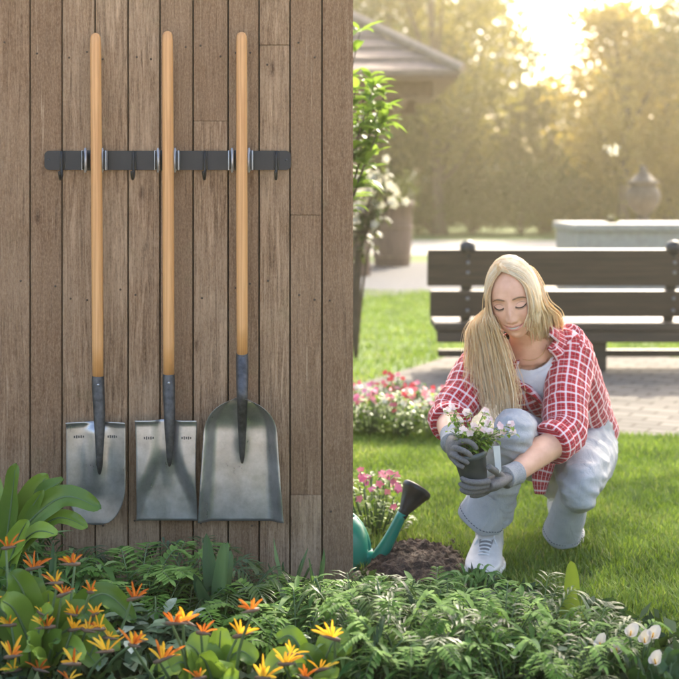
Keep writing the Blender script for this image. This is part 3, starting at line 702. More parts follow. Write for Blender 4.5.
mb = MB(); mb.box(c.x - .17, c.x + .17, 16.83, 17.17, 0, .62, bev=.015); mb.box(c.x - .21, c.x + .21, 16.79, 17.21, .622, .69, bev=.015); mb.build('pedestal', m_stone, o, smooth=False)
mb = MB(); mb.lathe([(0, .69), (.12, .69), (.13, .72), (.07, .76), (.065, .80), (.15, .88), (.205, .98), (.215, 1.06), (.18, 1.14), (.15, 1.17), (.19, 1.20), (.2, 1.225), (.15, 1.24), (.10, 1.30), (.04, 1.36), (.045, 1.41), (0, 1.43)], c, 28); mb.build('urn_body', m_stone, o)
# leafy shrub with white blossom just behind the wall's edge
def leaf_strip(mb, base, dirv, up, L, W, var, segs=4, droop=.25, fold=.15, tipw=0.0, mi=0, peak=.4):
    """a leaf blade with a midrib fold, bending down along its length"""
    base = Vector(base); d = Vector(dirv).normalized(); up = Vector(up); s = d.cross(up)
    s = s.normalized() if s.length > 1e-4 else d.orthogonal().normalized(); u = s.cross(d).normalized()
    vs = []
    for i in range(segs + 1):
        t = i / segs; wv = W * .5 * (tipw if t > .999 else (math.sin(math.pi * min(1, t ** (math.log(.5) / math.log(peak)))) ** .75 + (.06 if i == 0 else 0)))
        p = base + d * (L * t * (1 - .25 * droop * t)) - Vector((0, 0, 1)) * (droop * L * t * t * .7) 
        vs += [p - s * wv + u * wv * fold * 2, p, p + s * wv + u * wv * fold * 2]
    fs = []
    for i in range(segs):
        a = i * 3; fs += [(a, a + 1, a + 4, a + 3), (a + 1, a + 2, a + 5, a + 4)]
    mb.add(vs, fs, var, None, mi)
rl = random.Random(21)
D = 5.4; sh = thing('leafy_shrub', 'fresh green leafy shrub reaching out past the right edge of the board wall', 'shrub', ((338 - CX) * D / F, D, 0))
mb = MB(); mbl = MB()
base = P(338, 190, D); base.z = 0
for tx, ty, dd in [(380, 95, 0), (376, 78, .1), (384, 130, -.05), (366, 32, .1), (355, 40, 0), (350, 110, .15), (340, 60, .1), (325, 120, 0), (330, 20, .1), (310, 80, 0), (385, 108, .12), (390, 95, .0), (388, 122, .05), (380, 86, -.05), (372, 112, -.1), (392, 110, .1), (362, 90, -.15), (318, 40, .1), (300, 140, .1)]:
    tip = P(tx - 6, ty, D + dd); mid = lerp(base, tip, .6) + Vector((-.08, 0, .12))
    pts = resample([base, lerp(base, mid, .5), mid, tip], 16); mb.tube(pts, [.012 * (1 - .055 * i) for i in range(16)], 6)
    for i in range(11, 16):
        for k in range(5):
            a = rl.uniform(0, 6.28); dv = (pts[i] - pts[i - 1]).normalized() * rl.uniform(.2, .9) + Vector((math.cos(a), math.sin(a), rl.uniform(-.4, .5)))
            leaf_strip(mbl, pts[i], dv, (0, 0, 1), rl.uniform(.08, .14), rl.uniform(.030, .048), rl.random(), 4, rl.uniform(.2, .7), .2)
mb.build('branches', m_bark, sh); mbl.build('leaves', l_bright, sh)
D = 9.0; o = thing('blossom_shrub', 'white blossoming shrub on bare stems behind the edge of the board wall', 'shrub', ((356 - CX) * D / F, D, 0)); c = Vector(o.location)
mb = MB(); mbl = MB(); mbf = MB()
for k in range(16):
    tip = P(rl.uniform(340, 396), rl.uniform(170, 222), D + rl.uniform(-.15, .15)); pts = resample([c, lerp(c, tip, .5) + Vector((-.05, 0, .15)), tip], 10); mb.tube(pts, [.014 * (1 - .08 * i) for i in range(10)], 6)
    for i in range(5, 10):
        for q in range(4): leaf_strip(mbl, pts[i], (rl.uniform(-1, 1), rl.uniform(-1, 1), rl.uniform(-.5, .6)), (0, 0, 1), .085, .035, rl.random(), 3)
    for q in range(4):
        f = tip + Vector((rl.gauss(0, .05), rl.gauss(0, .05), rl.gauss(0, .05)))
        for z in range(5): leaf_strip(mbf, f, (math.cos(z * 1.257), rl.uniform(-.6, .2), math.sin(z * 1.257)), (0, -1, 0), .034, .026, rl.random(), 2, 0)
mb.build('stems', m_bark, o); mbl.build('leaves', l_tree, o); mbf.build('blossoms', p_dull, o)

# tree outside the right edge of the view: its crown dapples the lawn
tree('shade_tree', 'leafy shade tree standing on the right beside the bench, outside the view', (3.0, 8.0, 0), 4.7, 1.35, l_tree2, 8500, .10, .10, None, 71, clumps=26, low=.52)

# warm hazy air around everything below the tree tops
def haze():
    mb = MB(); mb.box(-34, 34, -4, 52, -1.0, 9.6); o = mb.build('haze', bpy.data.materials.new('hazy_air'), None, smooth=False); m = o.data.materials[0]; m.use_nodes = True; t = m.node_tree
    t.nodes.remove(t.nodes['Principled BSDF']); v = nd(t, 'ShaderNodeVolumePrincipled'); v.inputs['Color'].default_value = (1.0, .90, .64, 1); v.inputs['Density'].default_value = .0020; v.inputs['Anisotropy'].default_value = .72
    t.links.new(v.outputs[0], t.nodes['Material Output'].inputs['Volume']); tag(o, 'warm sunlit haze in the garden air', kind='stuff')
haze()

# ------------------------------------------------------------------ bench seen from behind
DB = 8.35; SB = DB / F
def bxx(px): return (px - CX) * SB
def bz(py): return CH - (py - HY) * SB
be = thing('park_bench', 'dark slatted park bench seen from behind on grey paving', 'bench', (bxx(570), DB, 0))
def plank(name, x0, x1, yc, zc, dz, dy, lean, par=be):
    mb = MB(); M = Matrix.Translation((0, yc, zc)) @ Matrix.Rotation(lean, 4, 'X'); mb.box(x0, x1, -dy / 2, dy / 2, -dz / 2, dz / 2, M=M, bev=.006); return mb.build(name, m_bench, par, smooth=False)
ln = math.radians(10)
plank('back_plank', bxx(427), bxx(716), DB - .03, bz(267), (287 - 250) * SB, .042, ln)
plank('back_plank', bxx(430), bxx(713), DB + .01, bz(303.5), (317 - 290) * SB, .042, ln)
for i, (y, zz) in enumerate(((DB - .03, .318), (DB + .115, .320), (DB + .26, .322))): plank('seat_plank', bxx(434), bxx(716), y, zz - .03, .044, .128, 0)
plank('seat_rail', bxx(436), bxx(714), DB - .06, .228, .070, .036, 0)
for px in (467, 672):
    mb = MB(); x = bxx(px)
    mb.tube([(x, DB + .12, .24), (x, DB + .075, .40), (x, DB - .01, bz(265)), (x, DB - .045, bz(249))], [.034, .034, .036, .036], 10, k=3, up=(1, 0, 0))
    mb.lathe([(0, -.045), (.03, -.038), (.046, -.02), (.05, 0), (.046, .02), (.03, .038), (0, .045)], (x, DB - .052, bz(247)), 14)
    br = mb.build('back_bracket', m_iron, be)
    for py in (262, 272, 298, 310):
        mb = MB(); mb.lathe([(0, .008), (.009, .007), (.012, -.002)], (x, DB - .075 + (py - 262) * .0009, bz(py)), 10, axis=(0, -1, .1)); mb.build('bolt', m_bolt, br)
for px in (497, 598):
    mb = MB(); x = bxx(px); mb.box(x - .06, x + .06, DB + .03, DB + .15, .0, .25, bev=.008); mb.box(x - .06, x + .06, DB + .30, DB + .42, .0, .25, bev=.008); mb.box(x - .05, x + .05, DB + .045, DB + .44, .251, .288, bev=.004); mb.build('leg', m_bench, be, smooth=False)
mb = MB(); mb.box(bxx(440), bxx(722), DB + .17, DB + .225, .075, .12, bev=.006); mb.box(bxx(504), bxx(591), DB + .168, DB + .227, .20, .235, bev=.004); mb.build('stretcher', m_bench, be, smooth=False)

# ------------------------------------------------------------------ the woman
WO = thing('person', 'blond woman in red plaid shirt and pale jeans crouching on the lawn', 'person', (.62, 4.2, 0))
def pv3(*a): return [P(*q) for q in a]
# joints
hipR, kneeR, ankR = Vector((.625, 4.36, .29)), P(515, 428, 3.88), Vector((.445, 4.075, .12))
hipL, kneeL, ankL = Vector((.80, 4.42, .29)), Vector((.705, 3.99, .270)), Vector((.715, 4.33, .085))
shL, elL, wrL = P(571, 352, 4.19), P(561, 436, 3.97), P(514, 474, 3.80)
shR, elR, wrR = P(482, 366, 4.14), P(450, 418, 4.0), P(452, 441, 3.79)
spine = [Vector((.752, 4.46, .27)), Vector((.728, 4.40, .38)), Vector((.675, 4.29, .48)), Vector((.615, 4.20, .57)), Vector((.583, 4.165, .618)), Vector((.573, 4.135, .648)), Vector((.562, 4.108, .680))]
RV = (shL - shR).normalized()
def ring_path(k=6):
    wv = [.158, .140, .146, .158, .150, .098, .052]; dv = [.125, .112, .112, .108, .080, .062, .050]; out = []
    for i in range(len(spine) - 1):
        for j in range(k):
            t = j / k; out.append((cr(spine, i, t), cr(wv, i, t), cr(dv, i, t)))
    return out + [(spine[-1], wv[-1], dv[-1])]
def torso(mb, grow, i0, i1, gap=None, n=44, power=2.3, wob=0.0, k=6):
    """lofted torso; gap(v) half-angle left open at the front; v runs 0..1 from i0 to i1"""
    rp = ring_path(k)[i0:i1]; N = len(rp); vs, pcs = [], []; L = 0
    for i, (c, wd, dp) in enumerate(rp):
        a = (rp[min(i + 1, N - 1)][0] - rp[max(i - 1, 0)][0]).normalized(); r = (RV - a * RV.dot(a)).normalized(); f = r.cross(a).normalized()
        if f.y > 0: f = -f
        if i: L += (c - rp[i - 1][0]).length
        g = gap(i / (N - 1)) if gap else 0
        for j in range(n + 1):
            th = g + (2 * math.pi - 2 * g) * j / n
            cx2, sy2 = math.sin(th), math.cos(th)
            q = (abs(cx2) ** power + abs(sy2) ** power) ** (-1 / power)
            p = c + r * ((wd + grow) * cx2 * q) + f * ((dp + grow) * sy2 * q)
            if wob:
                nn = noise.noise(Vector((p.x * 16, p.y * 16, p.z * 20))) + .5 * noise.noise(Vector((p.x * 36, p.y * 36, p.z * 44)))
                p += (p - c).normalized() * nn * wob
            vs.append(p); pcs.append((th * .135, L, 0))
    m = n + 1; fs = [(i * m + j, i * m + j + 1, (i + 1) * m + j + 1, (i + 1) * m + j) for i in range(N - 1) for j in range(n)]
    mb.add(vs, fs, .5, pcs); return vs, m, N
# head frame
yaw, pit, roll = math.radians(15), math.radians(11), math.radians(8)
Fv = Vector((-math.sin(yaw) * math.cos(pit), -math.cos(yaw) * math.cos(pit), -math.sin(pit)))
Rv = Fv.cross(Vector((0, 0, 1))).normalized(); Rv = -Rv if Rv.x < 0 else Rv
Uv = Rv.cross(Fv).normalized(); Uv = -Uv if Uv.z < 0 else Uv
rot = Matrix.Rotation(roll, 3, Fv)       # tilt of the head on the neck
Rv, Uv = rot @ Rv, rot @ Uv
if (Rv.z < 0): rot = Matrix.Rotation(-2 * roll, 3, Fv); Rv, Uv = rot @ Rv, rot @ Uv
HC = P(509.5, 306, 3.925) - Fv * .082
def H(x, y, z): return HC + Rv * x + Fv * y + Uv * z
def g2(x, z, x0, z0, sx, sz): return math.exp(-((x - x0) / sx) ** 2 - ((z - z0) / sz) ** 2)
def headloc(dx, dy, dz):
    t = max(0, -dz); zz = .118 * dz if dz > 0 else .114 * dz
    x = dx * .0725 * (1 - .26 * t ** 2.2); y = dy * (.086 if dy > 0 else .102 * (1 - .45 * t))
    if dz < 0: 
        zz *= 1.0; x *= 1 + .10 * t * (1 - t); y += .012 * t * t if dy > 0 else 0
    fr = ss(.05, .55, dy)
    if fr > 0:
        ax = abs(x); z = zz
        d = .0035 * g2(ax, z, .028, .024, .020, .009) + .004 * g2(ax, z, 0, .05, .05, .03)
        d -= .0085 * g2(ax, z, .031, .005, .016, .012); d += .0058 * g2(ax, z, .0315, -.003, .0125, .0070)
        nr = ss(.018, -.040, z) if z > -.046 else ss(-.058, -.046, z)
        d += (.004 + .0185 * nr ** 1.3) * math.exp(-(ax / (.0075 + .004 * nr)) ** 2) * ss(.030, .010, z) * ss(-.060, -.047, z)
        d += .0085 * g2(ax, z, .0115, -.043, .0060, .0065) - .004 * g2(ax, z, .0065, -.050, .004, .004)
        cv = .0095 * (ax / .028) ** 2                                         # smiling mouth line rises to the corners
        zm = z + .069 - cv
        mw = math.exp(-(ax / .026) ** 4)
        d += (.0036 * math.exp(-((zm - .0055) / .0045) ** 2) + .0040 * math.exp(-((zm + .0065) / .0050) ** 2) - .0058 * math.exp(-(zm / .0019) ** 2)) * mw
        d += .004 * g2(ax, z, 0, -.068, .030, .020)
        d -= .0025 * g2(ax, z, .031, -.060, .006, .008)
        d += .0055 * g2(ax, z, .038, -.030, .020, .017)
        d -= .0025 * math.exp(-((ax - .020 - .35 * (-.045 - z)) / .004) ** 2) * ss(-.075, -.06, z) * ss(-.040, -.05, z)
        d += .0075 * g2(ax, z, 0, -.100, .018, .013) - .0035 * g2(ax, z, 0, -.086, .020, .006)
        y += d * fr
    return x, y, zz
def face_pt(x, z, off=0.0):
    dx, dz = x / .07, z / .115
    for _ in range(14):
        dx = max(-.97, min(.97, dx)); dz = max(-.97, min(.97, dz)); s = dx * dx + dz * dz
        if s > .98: k = math.sqrt(.98 / s); dx *= k; dz *= k
        q = headloc(dx, math.sqrt(max(.02, 1 - dx * dx - dz * dz)), dz); dx += (x - q[0]) / .0725 * .8; dz += (z - q[2]) / .116 * .8
    return H(q[0], q[1] + off, q[2])
mb = MB()
mb.tube([spine[5] - Vector((0, -.01, .03)), spine[6], lerp(spine[6], H(0, -.035, -.07), .6), H(0, -.030, -.03)], [.062, .050, .047, .050], 20, k=4)
torso(mb, -.012, 0, 37)
vs_, m_, N_ = torso(MB(), -.012, 0, 37)
rp = ring_path(6)
mb2 = MB()
for c, wd, dp in rp[::2]: pass
mb.tube([shL, lerp(shL, elL, .5), elL, lerp(elL, wrL, .35), lerp(elL, wrL, .75), wrL, P(503, 478, 3.772)], [.054, .044, .040, .041, .033, .026, .014], 18, k=3)
mb.tube([shR, lerp(shR, elR, .5), elR, lerp(elR, wrR, .35), lerp(elR, wrR, .75), wrR, P(452, 445, 3.755)], [.054, .044, .040, .040, .032, .025, .014], 18, k=3)
mb.tube([spine[4], lerp(spine[4], shL, .5), shL], [.055, .052, .052], 14); mb.tube([spine[4], lerp(spine[4], shR, .5), shR], [.055, .052, .052], 14)
for hp, kn, an in ((hipR, kneeR, ankR), (hipL, kneeL, ankL)):
    mb.tube([spine[0], hp, lerp(hp, kn, .5), kn, lerp(kn, an, .4), an], [.10, .078, .060, .038, .036, .028], 16)
mb.tube([ankR, ankR + Vector((.004, .02, -.06)), Vector((.415, 3.98, .035))], [.030, .028, .018], 12)
mb.tube([ankL, ankL + Vector((.01, .05, -.03)), ankL + Vector((.005, .045, -.06))], [.033, .032, .025], 12)
for i in range(0, len(rp) - 2, 3):       # fill the trunk so that the fused surface is solid
    c, wd, dp = rp[i]; mb.tube([c - RV * (wd * .45), c + RV * (wd * .45)], dp * .62, 12)
V, N, fs = fuse(mb, .0075, 5)
V = V.tolist(); lip = [0.0] * len(V); fs = list(fs)
nu, nv = 150, 118; b0 = len(V)
for j in range(nv + 1):
    ph = math.pi * j / nv
    for i in range(nu):
        a = 2 * math.pi * i / nu; a = a + .45 * math.sin(a) ; a -= 0
        dx, dy, dz = math.sin(ph) * math.sin(a - math.pi), -math.sin(ph) * math.cos(a - math.pi) * -1, math.cos(ph)
        q = headloc(dx, dy, dz); V.append(tuple(H(*q)))
        ax = abs(q[0]); zm = q[2] + .069 - .0095 * (ax / .028) ** 2
        l = 0.0
        if dy > .2 and ax < .030:
            tp = .0088 * max(0, 1 - (ax / .029) ** 2) ** .7 - .0020 * math.exp(-(ax / .0035) ** 2); bt = -.0105 * max(0, 1 - (ax / .028) ** 2) ** .8
            if bt < zm < tp: l = .62
            if abs(zm) < .0016: l = .95
        if dy > .2: l = max(l, .22 * g2(ax, q[2], .040, -.030, .016, .013), .18 * g2(ax, q[2], 0, -.045, .010, .008))
        lip.append(l)
for j in range(nv):
    for i in range(nu):
        k = (i + 1) % nu; a = b0 + j * nu; fs.append((a + i, a + nu + i, a + nu + k, a + k))
body = mesh_obj('body', V, fs, m_skin, WO, None, None, lip)
# brows, lashes, teeth, ears
for s in (-1, 1):
    mb = MB(); pts = [face_pt(s * x, z, .0012) for x, z in ((.012, .0175), (.021, .0205), (.032, .0215), (.043, .0180), (.050, .0120))]
    mb.tube(pts, [.0018, .0024, .0022, .0016, .0006], 8, k=4); mb.build('eyebrow', m_brow, WO)
    mb = MB(); pts = [face_pt(s * x, z, .0010) for x, z in ((.0175, -.0035), (.023, -.0070), (.031, -.0090), (.039, -.0075), (.0455, -.0030), (.0485, -.0005))]
    mb.tube(pts, [.0008, .0013, .0016, .0016, .0013, .0004], 6, k=4)
    for k in range(13):
        t = k / 12 * 4.2; b = cr(pts, min(int(t), 4), t - int(t)); mb.tube([b, b + Fv * .004 - Uv * .0035, b + Fv * .0065 - Uv * .0045 + Rv * s * (.001 + .0025 * k / 12)], [.0005, .0004, .0002], 4)
    mb.build('eyelash', m_lash, WO)
    mb = MB(); mb.tube([face_pt(s * x, z, .0004) for x, z in ((.019, .0020), (.026, .0050), (.034, .0055), (.042, .0032), (.047, .0005))], [.0003, .0005, .0006, .0005, .0002], 6, k=3); mb.build('eyelid_crease', m_brow, WO)
mb = MB(); n_ = 12; vs_t = []
for k in range(n_ + 1):
    x = -.018 + .036 * k / n_; zc = -.069 + .0095 * (x / .028) ** 2; vs_t += [tuple(face_pt(x, zc + .0020 * (1 - (x / .0185) ** 2) + .0002, -.0008)), tuple(face_pt(x, zc - .0022 * (1 - (x / .0185) ** 2) - .0002, -.0008))]
mb.add([tuple(Vector(q) + Fv * .0022) for q in vs_t], [(2 * k, 2 * k + 1, 2 * k + 3, 2 * k + 2) for k in range(n_)]); mb.build('teeth', m_teeth, WO)
# hair
rh = np.random.default_rng(12); mbh = MB()
part = [H(-.010, .066, .103), H(-.010, .036, .119), H(-.006, -.01, .126), H(-.002, -.06, .112), H(0, -.098, .055)]
def push(p, k=1.0):
    d = p - HC; q = Vector((d.dot(Rv) / .0775, d.dot(Fv) / (.090 if d.dot(Fv) > 0 else .106), d.dot(Uv) / .1225)); L = q.length
    return HC + d * (k / L) if L < k and L > 1e-6 else p
def wl(a, b, t): return lerp(a, b, t)
def strand_path(side, u, lay, j1, j2):
    pu = u * 3.6; r0 = cr(part, min(int(pu), 3), pu - int(pu)) + Rv * (side * (-.003 + .012 * lay) + .0035 * math.sin(u * 23) )
    s = side
    w1 = wl(H(s * .043, .062, .064), H(s * .050, -.078, .070), u)
    w2 = wl(H(s * .0585, .064, .030), H(s * .072, -.070, .02), u)
    w3 = wl(H(s * .0600, .071, -.022), H(s * .082, -.060, -.04), u)
    if s < 0:
        h = [wl(P(493.5, 322, 3.945), P(473, 328, 4.06), u), wl(P(503, 350, 3.985), P(470, 354, 4.04), u), wl(P(513, 388, 3.995), P(470, 388, 4.02), u), wl(P(514, 418, 3.985), P(482, 412, 3.99), u), wl(P(512.5, 444, 3.97), P(500, 436, 3.965), u)]
    else:
        h = [wl(P(528, 318, 3.96), P(556, 316, 4.13), u), wl(P(531, 338, 4.06), P(554, 336, 4.20), u), wl(P(536, 352, 4.18), P(550, 350, 4.26), u), wl(P(542, 368, 4.27), P(552, 370, 4.33), u)]
    pts = [r0, w1, w2, w3] + h
    out = []
    for i, p in enumerate(pts):
        f = min(1, i / 3); d = Vector((j1[0], j1[1], 0)) * (.0075 * f * (1 + .35 * max(0, i - 3))) + Vector((j2[0], j2[1], j2[2])) * (.0028 * f * (1 + .5 * max(0, i - 3)))
        if i > 2: d += Vector((0, .016 * lay, 0))
        if i > 3: d += Vector((math.sin(i * 1.7 + j1[0] * 5), 0, 0)) * .0045 + Vector((math.sin(i * 2.3 + j2[1] * 9), math.cos(i * 1.9 + j2[0] * 7), 0)) * .003
        out.append(p + d)
    rs = resample(out, 30); return [push(p, 1.02 + .045 * (1 - lay)) if i < 17 else p for i, p in enumerate(rs)]
for side, n in ((-1, 1650), (1, 1400)):
    ncl = 160; cj = rh.normal(size=(ncl, 2)); cu = rh.random(ncl); cv = rh.random(ncl)
    for k in range(n):
        c = rh.integers(0, ncl); u = float(np.clip(cu[c] + rh.normal() * .06, 0, 1)); lay = float(rh.random())
        stray = rh.random() < .06 and u > .35
        pts = strand_path(side, u, lay, cj[c] * .8, rh.normal(size=3) * (3.0 if stray else 1.15))
        cut = 30 - int(rh.integers(0, 10) + u * 5 if side < 0 else rh.integers(0, 3)); pts = pts[:cut]
        rr_ = .0006 if stray else rh.uniform(.0006, .00115)
        rad = [rr_ * (.55 + .45 * min(1, i / 4)) * (1 - .75 * max(0, (i / (cut - 1) - .72) / .28)) for i in range(cut)]
        mbh.tube(pts, rad, 4, cap=False, var=float(np.clip(.25 + .5 * cv[c] + rh.normal() * .16 - .18 * lay, 0, 1)))
# scalp layer under the strands
nu2, nv2 = 60, 44; vs = []; keep_ = []
for j in range(nv2 + 1):
    ph = math.pi * .80 * j / nv2
    for i in range(nu2):
        a = 2 * math.pi * i / nu2; dx, dy, dz = math.sin(ph) * math.sin(a), math.sin(ph) * math.cos(a), math.cos(ph)
        q = headloc(dx, min(dy, .95), dz); sc_ = 1.035
        vs.append(H(q[0] * sc_, q[1] * sc_, q[2] * sc_ + .001)); x, y, z = q
        keep_.append(not (y > .018 and z < .099 - 13 * x * x and abs(x) < .0640) )
fsz = []
for j in range(nv2):
    for i in range(nu2):
        k = (i + 1) % nu2; ids = (j * nu2 + i, (j + 1) * nu2 + i, (j + 1) * nu2 + k, j * nu2 + k)
        if all(keep_[q] for q in ids): fsz.append(ids)
mbh.add(vs, fsz, .3)
mbh.build('hair', m_hair, WO)
# white tee
mb = MB(); torso(mb, .000, 15, 93, None, 130, 2.2, .003, 18)
def neckcut(mb):
    keep = []
    top = [tuple(q) for q in mb.v]
    nk = lerp(spine[5], spine[6], .4); fwd = Vector((-.25, -.75, -.45)).normalized()
    for f in mb.f:
        c = sum((Vector(mb.v[i]) for i in f), Vector()) / len(f); d = c - nk
        if d.length > .086: keep.append(f)
    mb.f = keep; mb.m = [0] * len(keep)
neckcut(mb); mb.build('tee', m_tee, WO)
# plaid shirt, open over the tee
def gapf(v): return .05 + .46 * ss(.25, .95, v)
mb = MB(); vs_, m_, N_ = torso(mb, .014, 3, 34, gapf, 60, 2.3, .008)
def sleeve(mb, pts, rad, u0): 
    b0 = len(mb.v); mb.tube(pts, rad, 26, cap=False, k=6, seam=True, u0=u0)
    cen = resample(pts, 60)
    for i in range(b0, len(mb.v)):
        p = Vector(mb.v[i]); c = min(cen, key=lambda q: (q - p).length); d = (p - c)
        nn = noise.noise(Vector((p.x * 22, p.y * 22, p.z * 22))) + .6 * noise.noise(Vector((p.x * 48, p.y * 48, p.z * 48)))
        mb.v[i] = tuple(p + d.normalized() * nn * .0085)
cL = lerp(elL, wrL, .16); cR = lerp(elR, wrR, .18)
sleeve(mb, [lerp(spine[4], shL, .45) + Vector((0, .0, .0)), lerp(spine[4], shL, .92), lerp(shL, elL, .25), lerp(shL, elL, .6), lerp(shL, elL, .93) + Vector((.010, .006, -.006)), cL], [.070, .076, .073, .068, .066, .058], .3)
sleeve(mb, [lerp(spine[4], shR, .45), lerp(spine[4], shR, .92), lerp(shR, elR, .25), lerp(shR, elR, .6), lerp(shR, elR, .95) + Vector((-.006, .004, -.004)), cR], [.068, .074, .070, .064, .060, .055], .1)
shirt = mb.build('shirt', m_plaid, WO)
md = shirt.modifiers.new('thick', 'SOLIDIFY'); md.thickness = .003
for a, b, r in ((cL, wrL, .060), (cR, wrR, .056)):           # rolled cuffs
    mb = MB(); d = (b - a).normalized(); mb.tube([a - d * .020, a - d * .016, a - d * .002, a + d * .016, a + d * .022, a + d * .018, a - d * .01], [r * .96, r * 1.06, r * 1.09, r * 1.05, r * .98, r * .90, r * .86], 26, cap=False, seam=True, k=2)
    mb.build('cuff', m_plaid, shirt)
mb = MB()                                                      # collar and lapels along both front edges
for sgn, off in ((1, 0), (-1, m_ - 1)):
    edge = [Vector(vs_[i * m_ + off]) for i in range(N_)]; cen = [ring_path(6)[3 + i][0] for i in range(N_)]
    st = int(N_ * .42); vsl = []; pcl = []
    for i in range(st, N_):
        t = (i - st) / (N_ - 1 - st); e = edge[i]; outw = (e - cen[i]).normalized(); side = RV * (1 if off == 0 else -1)
        side = (side - outw * side.dot(outw)).normalized(); wd = .012 + .040 * ss(0, .65, t) * (1 - .5 * ss(.8, 1, t))
        vsl += [e + outw * .004, e + outw * (.013) + side * wd * .5, e + outw * .008 + side * wd]; pcl += [(0.0, i * .012, 0), (wd * .5, i * .012, 0), (wd, i * .012, 0)]
    nl = N_ - st; fsl = [(q * 3 + r, q * 3 + r + 1, (q + 1) * 3 + r + 1, (q + 1) * 3 + r) for q in range(nl - 1) for r in range(2)]
    mb.add(vsl, fsl, .5, pcl)
nk = lerp(spine[5], spine[6], .62); ax = (spine[6] - spine[5]).normalized(); r_ = (RV - ax * RV.dot(ax)).normalized(); f_ = r_.cross(ax); f_ = -f_ if f_.y > 0 else f_
vsl, pcl = [], []
for q in range(25):
    th = math.radians(55 + 250 * q / 24); d = r_ * (math.sin(th) * .074) + f_ * (math.cos(th) * .070)
    vsl += [nk + d * .97 + ax * .020, nk + d * 1.02 + ax * .034, nk + d * 1.16 + ax * .022, nk + d * 1.36 + ax * .0]; pcl += [(q * .012, z, 0) for z in (0, .014, .034, .055)]
mb.add(vsl, [(q * 4 + r, q * 4 + r + 1, (q + 1) * 4 + r + 1, (q + 1) * 4 + r) for q in range(24) for r in range(3)], .5, pcl)
bt = MB(); e0 = [Vector(vs_[i * m_]) for i in range(N_)]; c00 = [ring_path(6)[3 + i][0] for i in range(N_)]
for q in (4, 9, 14, 19, 23):
    o_ = (e0[q] - c00[q]).normalized(); bt = MB(); bt.lathe([(0, .0022), (.0042, .002), (.0048, -.002)], e0[q] + o_ * .004 + RV * .008, 12, axis=tuple(o_)); bt.build('button', m_tagp, shirt)
co = mb.build('collar', m_plaid, shirt); md = co.modifiers.new('thick', 'SOLIDIFY'); md.thickness = .003
mb = MB()                                                      # shirt tail hanging between the thighs
mb.tube([P(548, 432, 4.05), P(545, 458, 4.06), P(541, 478, 4.05), P(540, 494, 4.05)], [.030, .034, .028, .016], 14, k=4, sq=.35, seam=True); mb.build('shirt_tail', m_plaid, shirt)
# jeans
mb = MB()
c0 = spine[0]
mb.tube([c0 + Vector((.01, .05, -.12)), c0 + Vector((0, .02, -.06)), c0, spine[1], lerp(spine[1], spine[2], .35)], [.10, .145, .158, .150, .148], 24, up=RV, k=3)
mb.tube([hipR + Vector((.02, .04, 0)), hipR, lerp(hipR, kneeR, .5) + Vector((0, 0, -.006)), kneeR + Vector((0, .035, -.010)), kneeR + Vector((-.004, .002, -.040)), lerp(kneeR, ankR, .28), lerp(kneeR, ankR, .6), lerp(kneeR, ankR, .90)], [.105, .102, .080, .060, .054, .059, .059, .066], 22, k=4)
mb.tube([hipL + Vector((-.02, .05, 0)), hipL, lerp(hipL, kneeL, .5), lerp(hipL, kneeL, .80), kneeL + Vector((0, -.005, -.012))], [.108, .104, .089, .078, .052], 24, k=4)
mb.tube([kneeL + Vector((0, .045, .012)), kneeL + Vector((.0, .005, -.045)), lerp(kneeL, ankL, .38) + Vector((0, -.01, -.012)), lerp(kneeL, ankL, .72) + Vector((0, -.03, 0))], [.066, .055, .046, .042], 20, k=4)
V, N, fs = fuse(mb, .0075, 7)
for i in range(len(V)):
    p = Vector(V[i]); q = noise.noise(Vector((p.x * 17, p.y * 17, p.z * 30))) * .005 + (abs(noise.noise(Vector((p.x * 13 + p.z * 14, p.y * 13, p.z * 26)))) - .2) * -.014
    V[i] += N[i] * q
jeans = mesh_obj('jeans', V, fs, m_denim, WO)
def hem(name, a, b, r0, r1, n=30):
    mb = MB(); d = (b - a)
    mb.tube([a, a + d * .35, a + d * .7, b, b - d * .03, b - d * .25], [r0, lerp(r0, r1, .25), lerp(r0, r1, .65), r1, r1 * .95, r1 * .88], n, cap=False, k=3)
    for i in range(len(mb.v)):
        p = Vector(mb.v[i]); nn = noise.noise(Vector((p.x * 28, p.y * 28, p.z * 10))); mb.v[i] = tuple(p + (p - lerp(a, b, .5)).normalized() * nn * .007)
    o = mb.build(name, m_denim, jeans); return o
hb = P(480.5, 518, 4.05)
hR = hem('trouser_leg', lerp(kneeR, ankR, .62), hb, .062, .071)
hL = hem('trouser_leg', P(575, 488, 4.04), P(562, 533, 4.18), .046, .060)
for hh, a, b, r in ((hR, lerp(kneeR, ankR, .62), hb, .0712), (hL, P(575, 488, 4.04), P(562, 533, 4.18), .0605)):
    mb = MB(); d = (b - a).normalized()
    u1 = d.orthogonal().normalized(); u2 = d.cross(u1)
    for k in range(44):
        t = 2 * math.pi * k / 44; e = (u1 * math.cos(t) + u2 * math.sin(t)); t2 = t + .075; e2 = (u1 * math.cos(t2) + u2 * math.sin(t2)); cc = b - d * .014
        p1, p2 = cc + e * r * .985, cc + e2 * r * .985
        for q in (0,): 
            n1 = noise.noise(Vector((p1.x * 28, p1.y * 28, p1.z * 10))) * .007; mb.tube([p1 + e * (n1 + .001), p2 + e2 * (n1 + .001)], .0011, 5)
    mb.build('hem_stitching', m_thread, hh)
mb = MB()                                                      # back-pocket and side seams on the hip
for a in (((590, 432, 4.26), (598, 437, 4.28), (606, 447, 4.31), (608, 456, 4.31)), ((594, 423, 4.28), (602, 430, 4.3), (610, 440, 4.33))):
    mb.tube([P(*q) - Vector((0, .0, 0)) for q in a], .0016, 5, k=4)
mb.build('pocket_seam', m_thread, jeans)
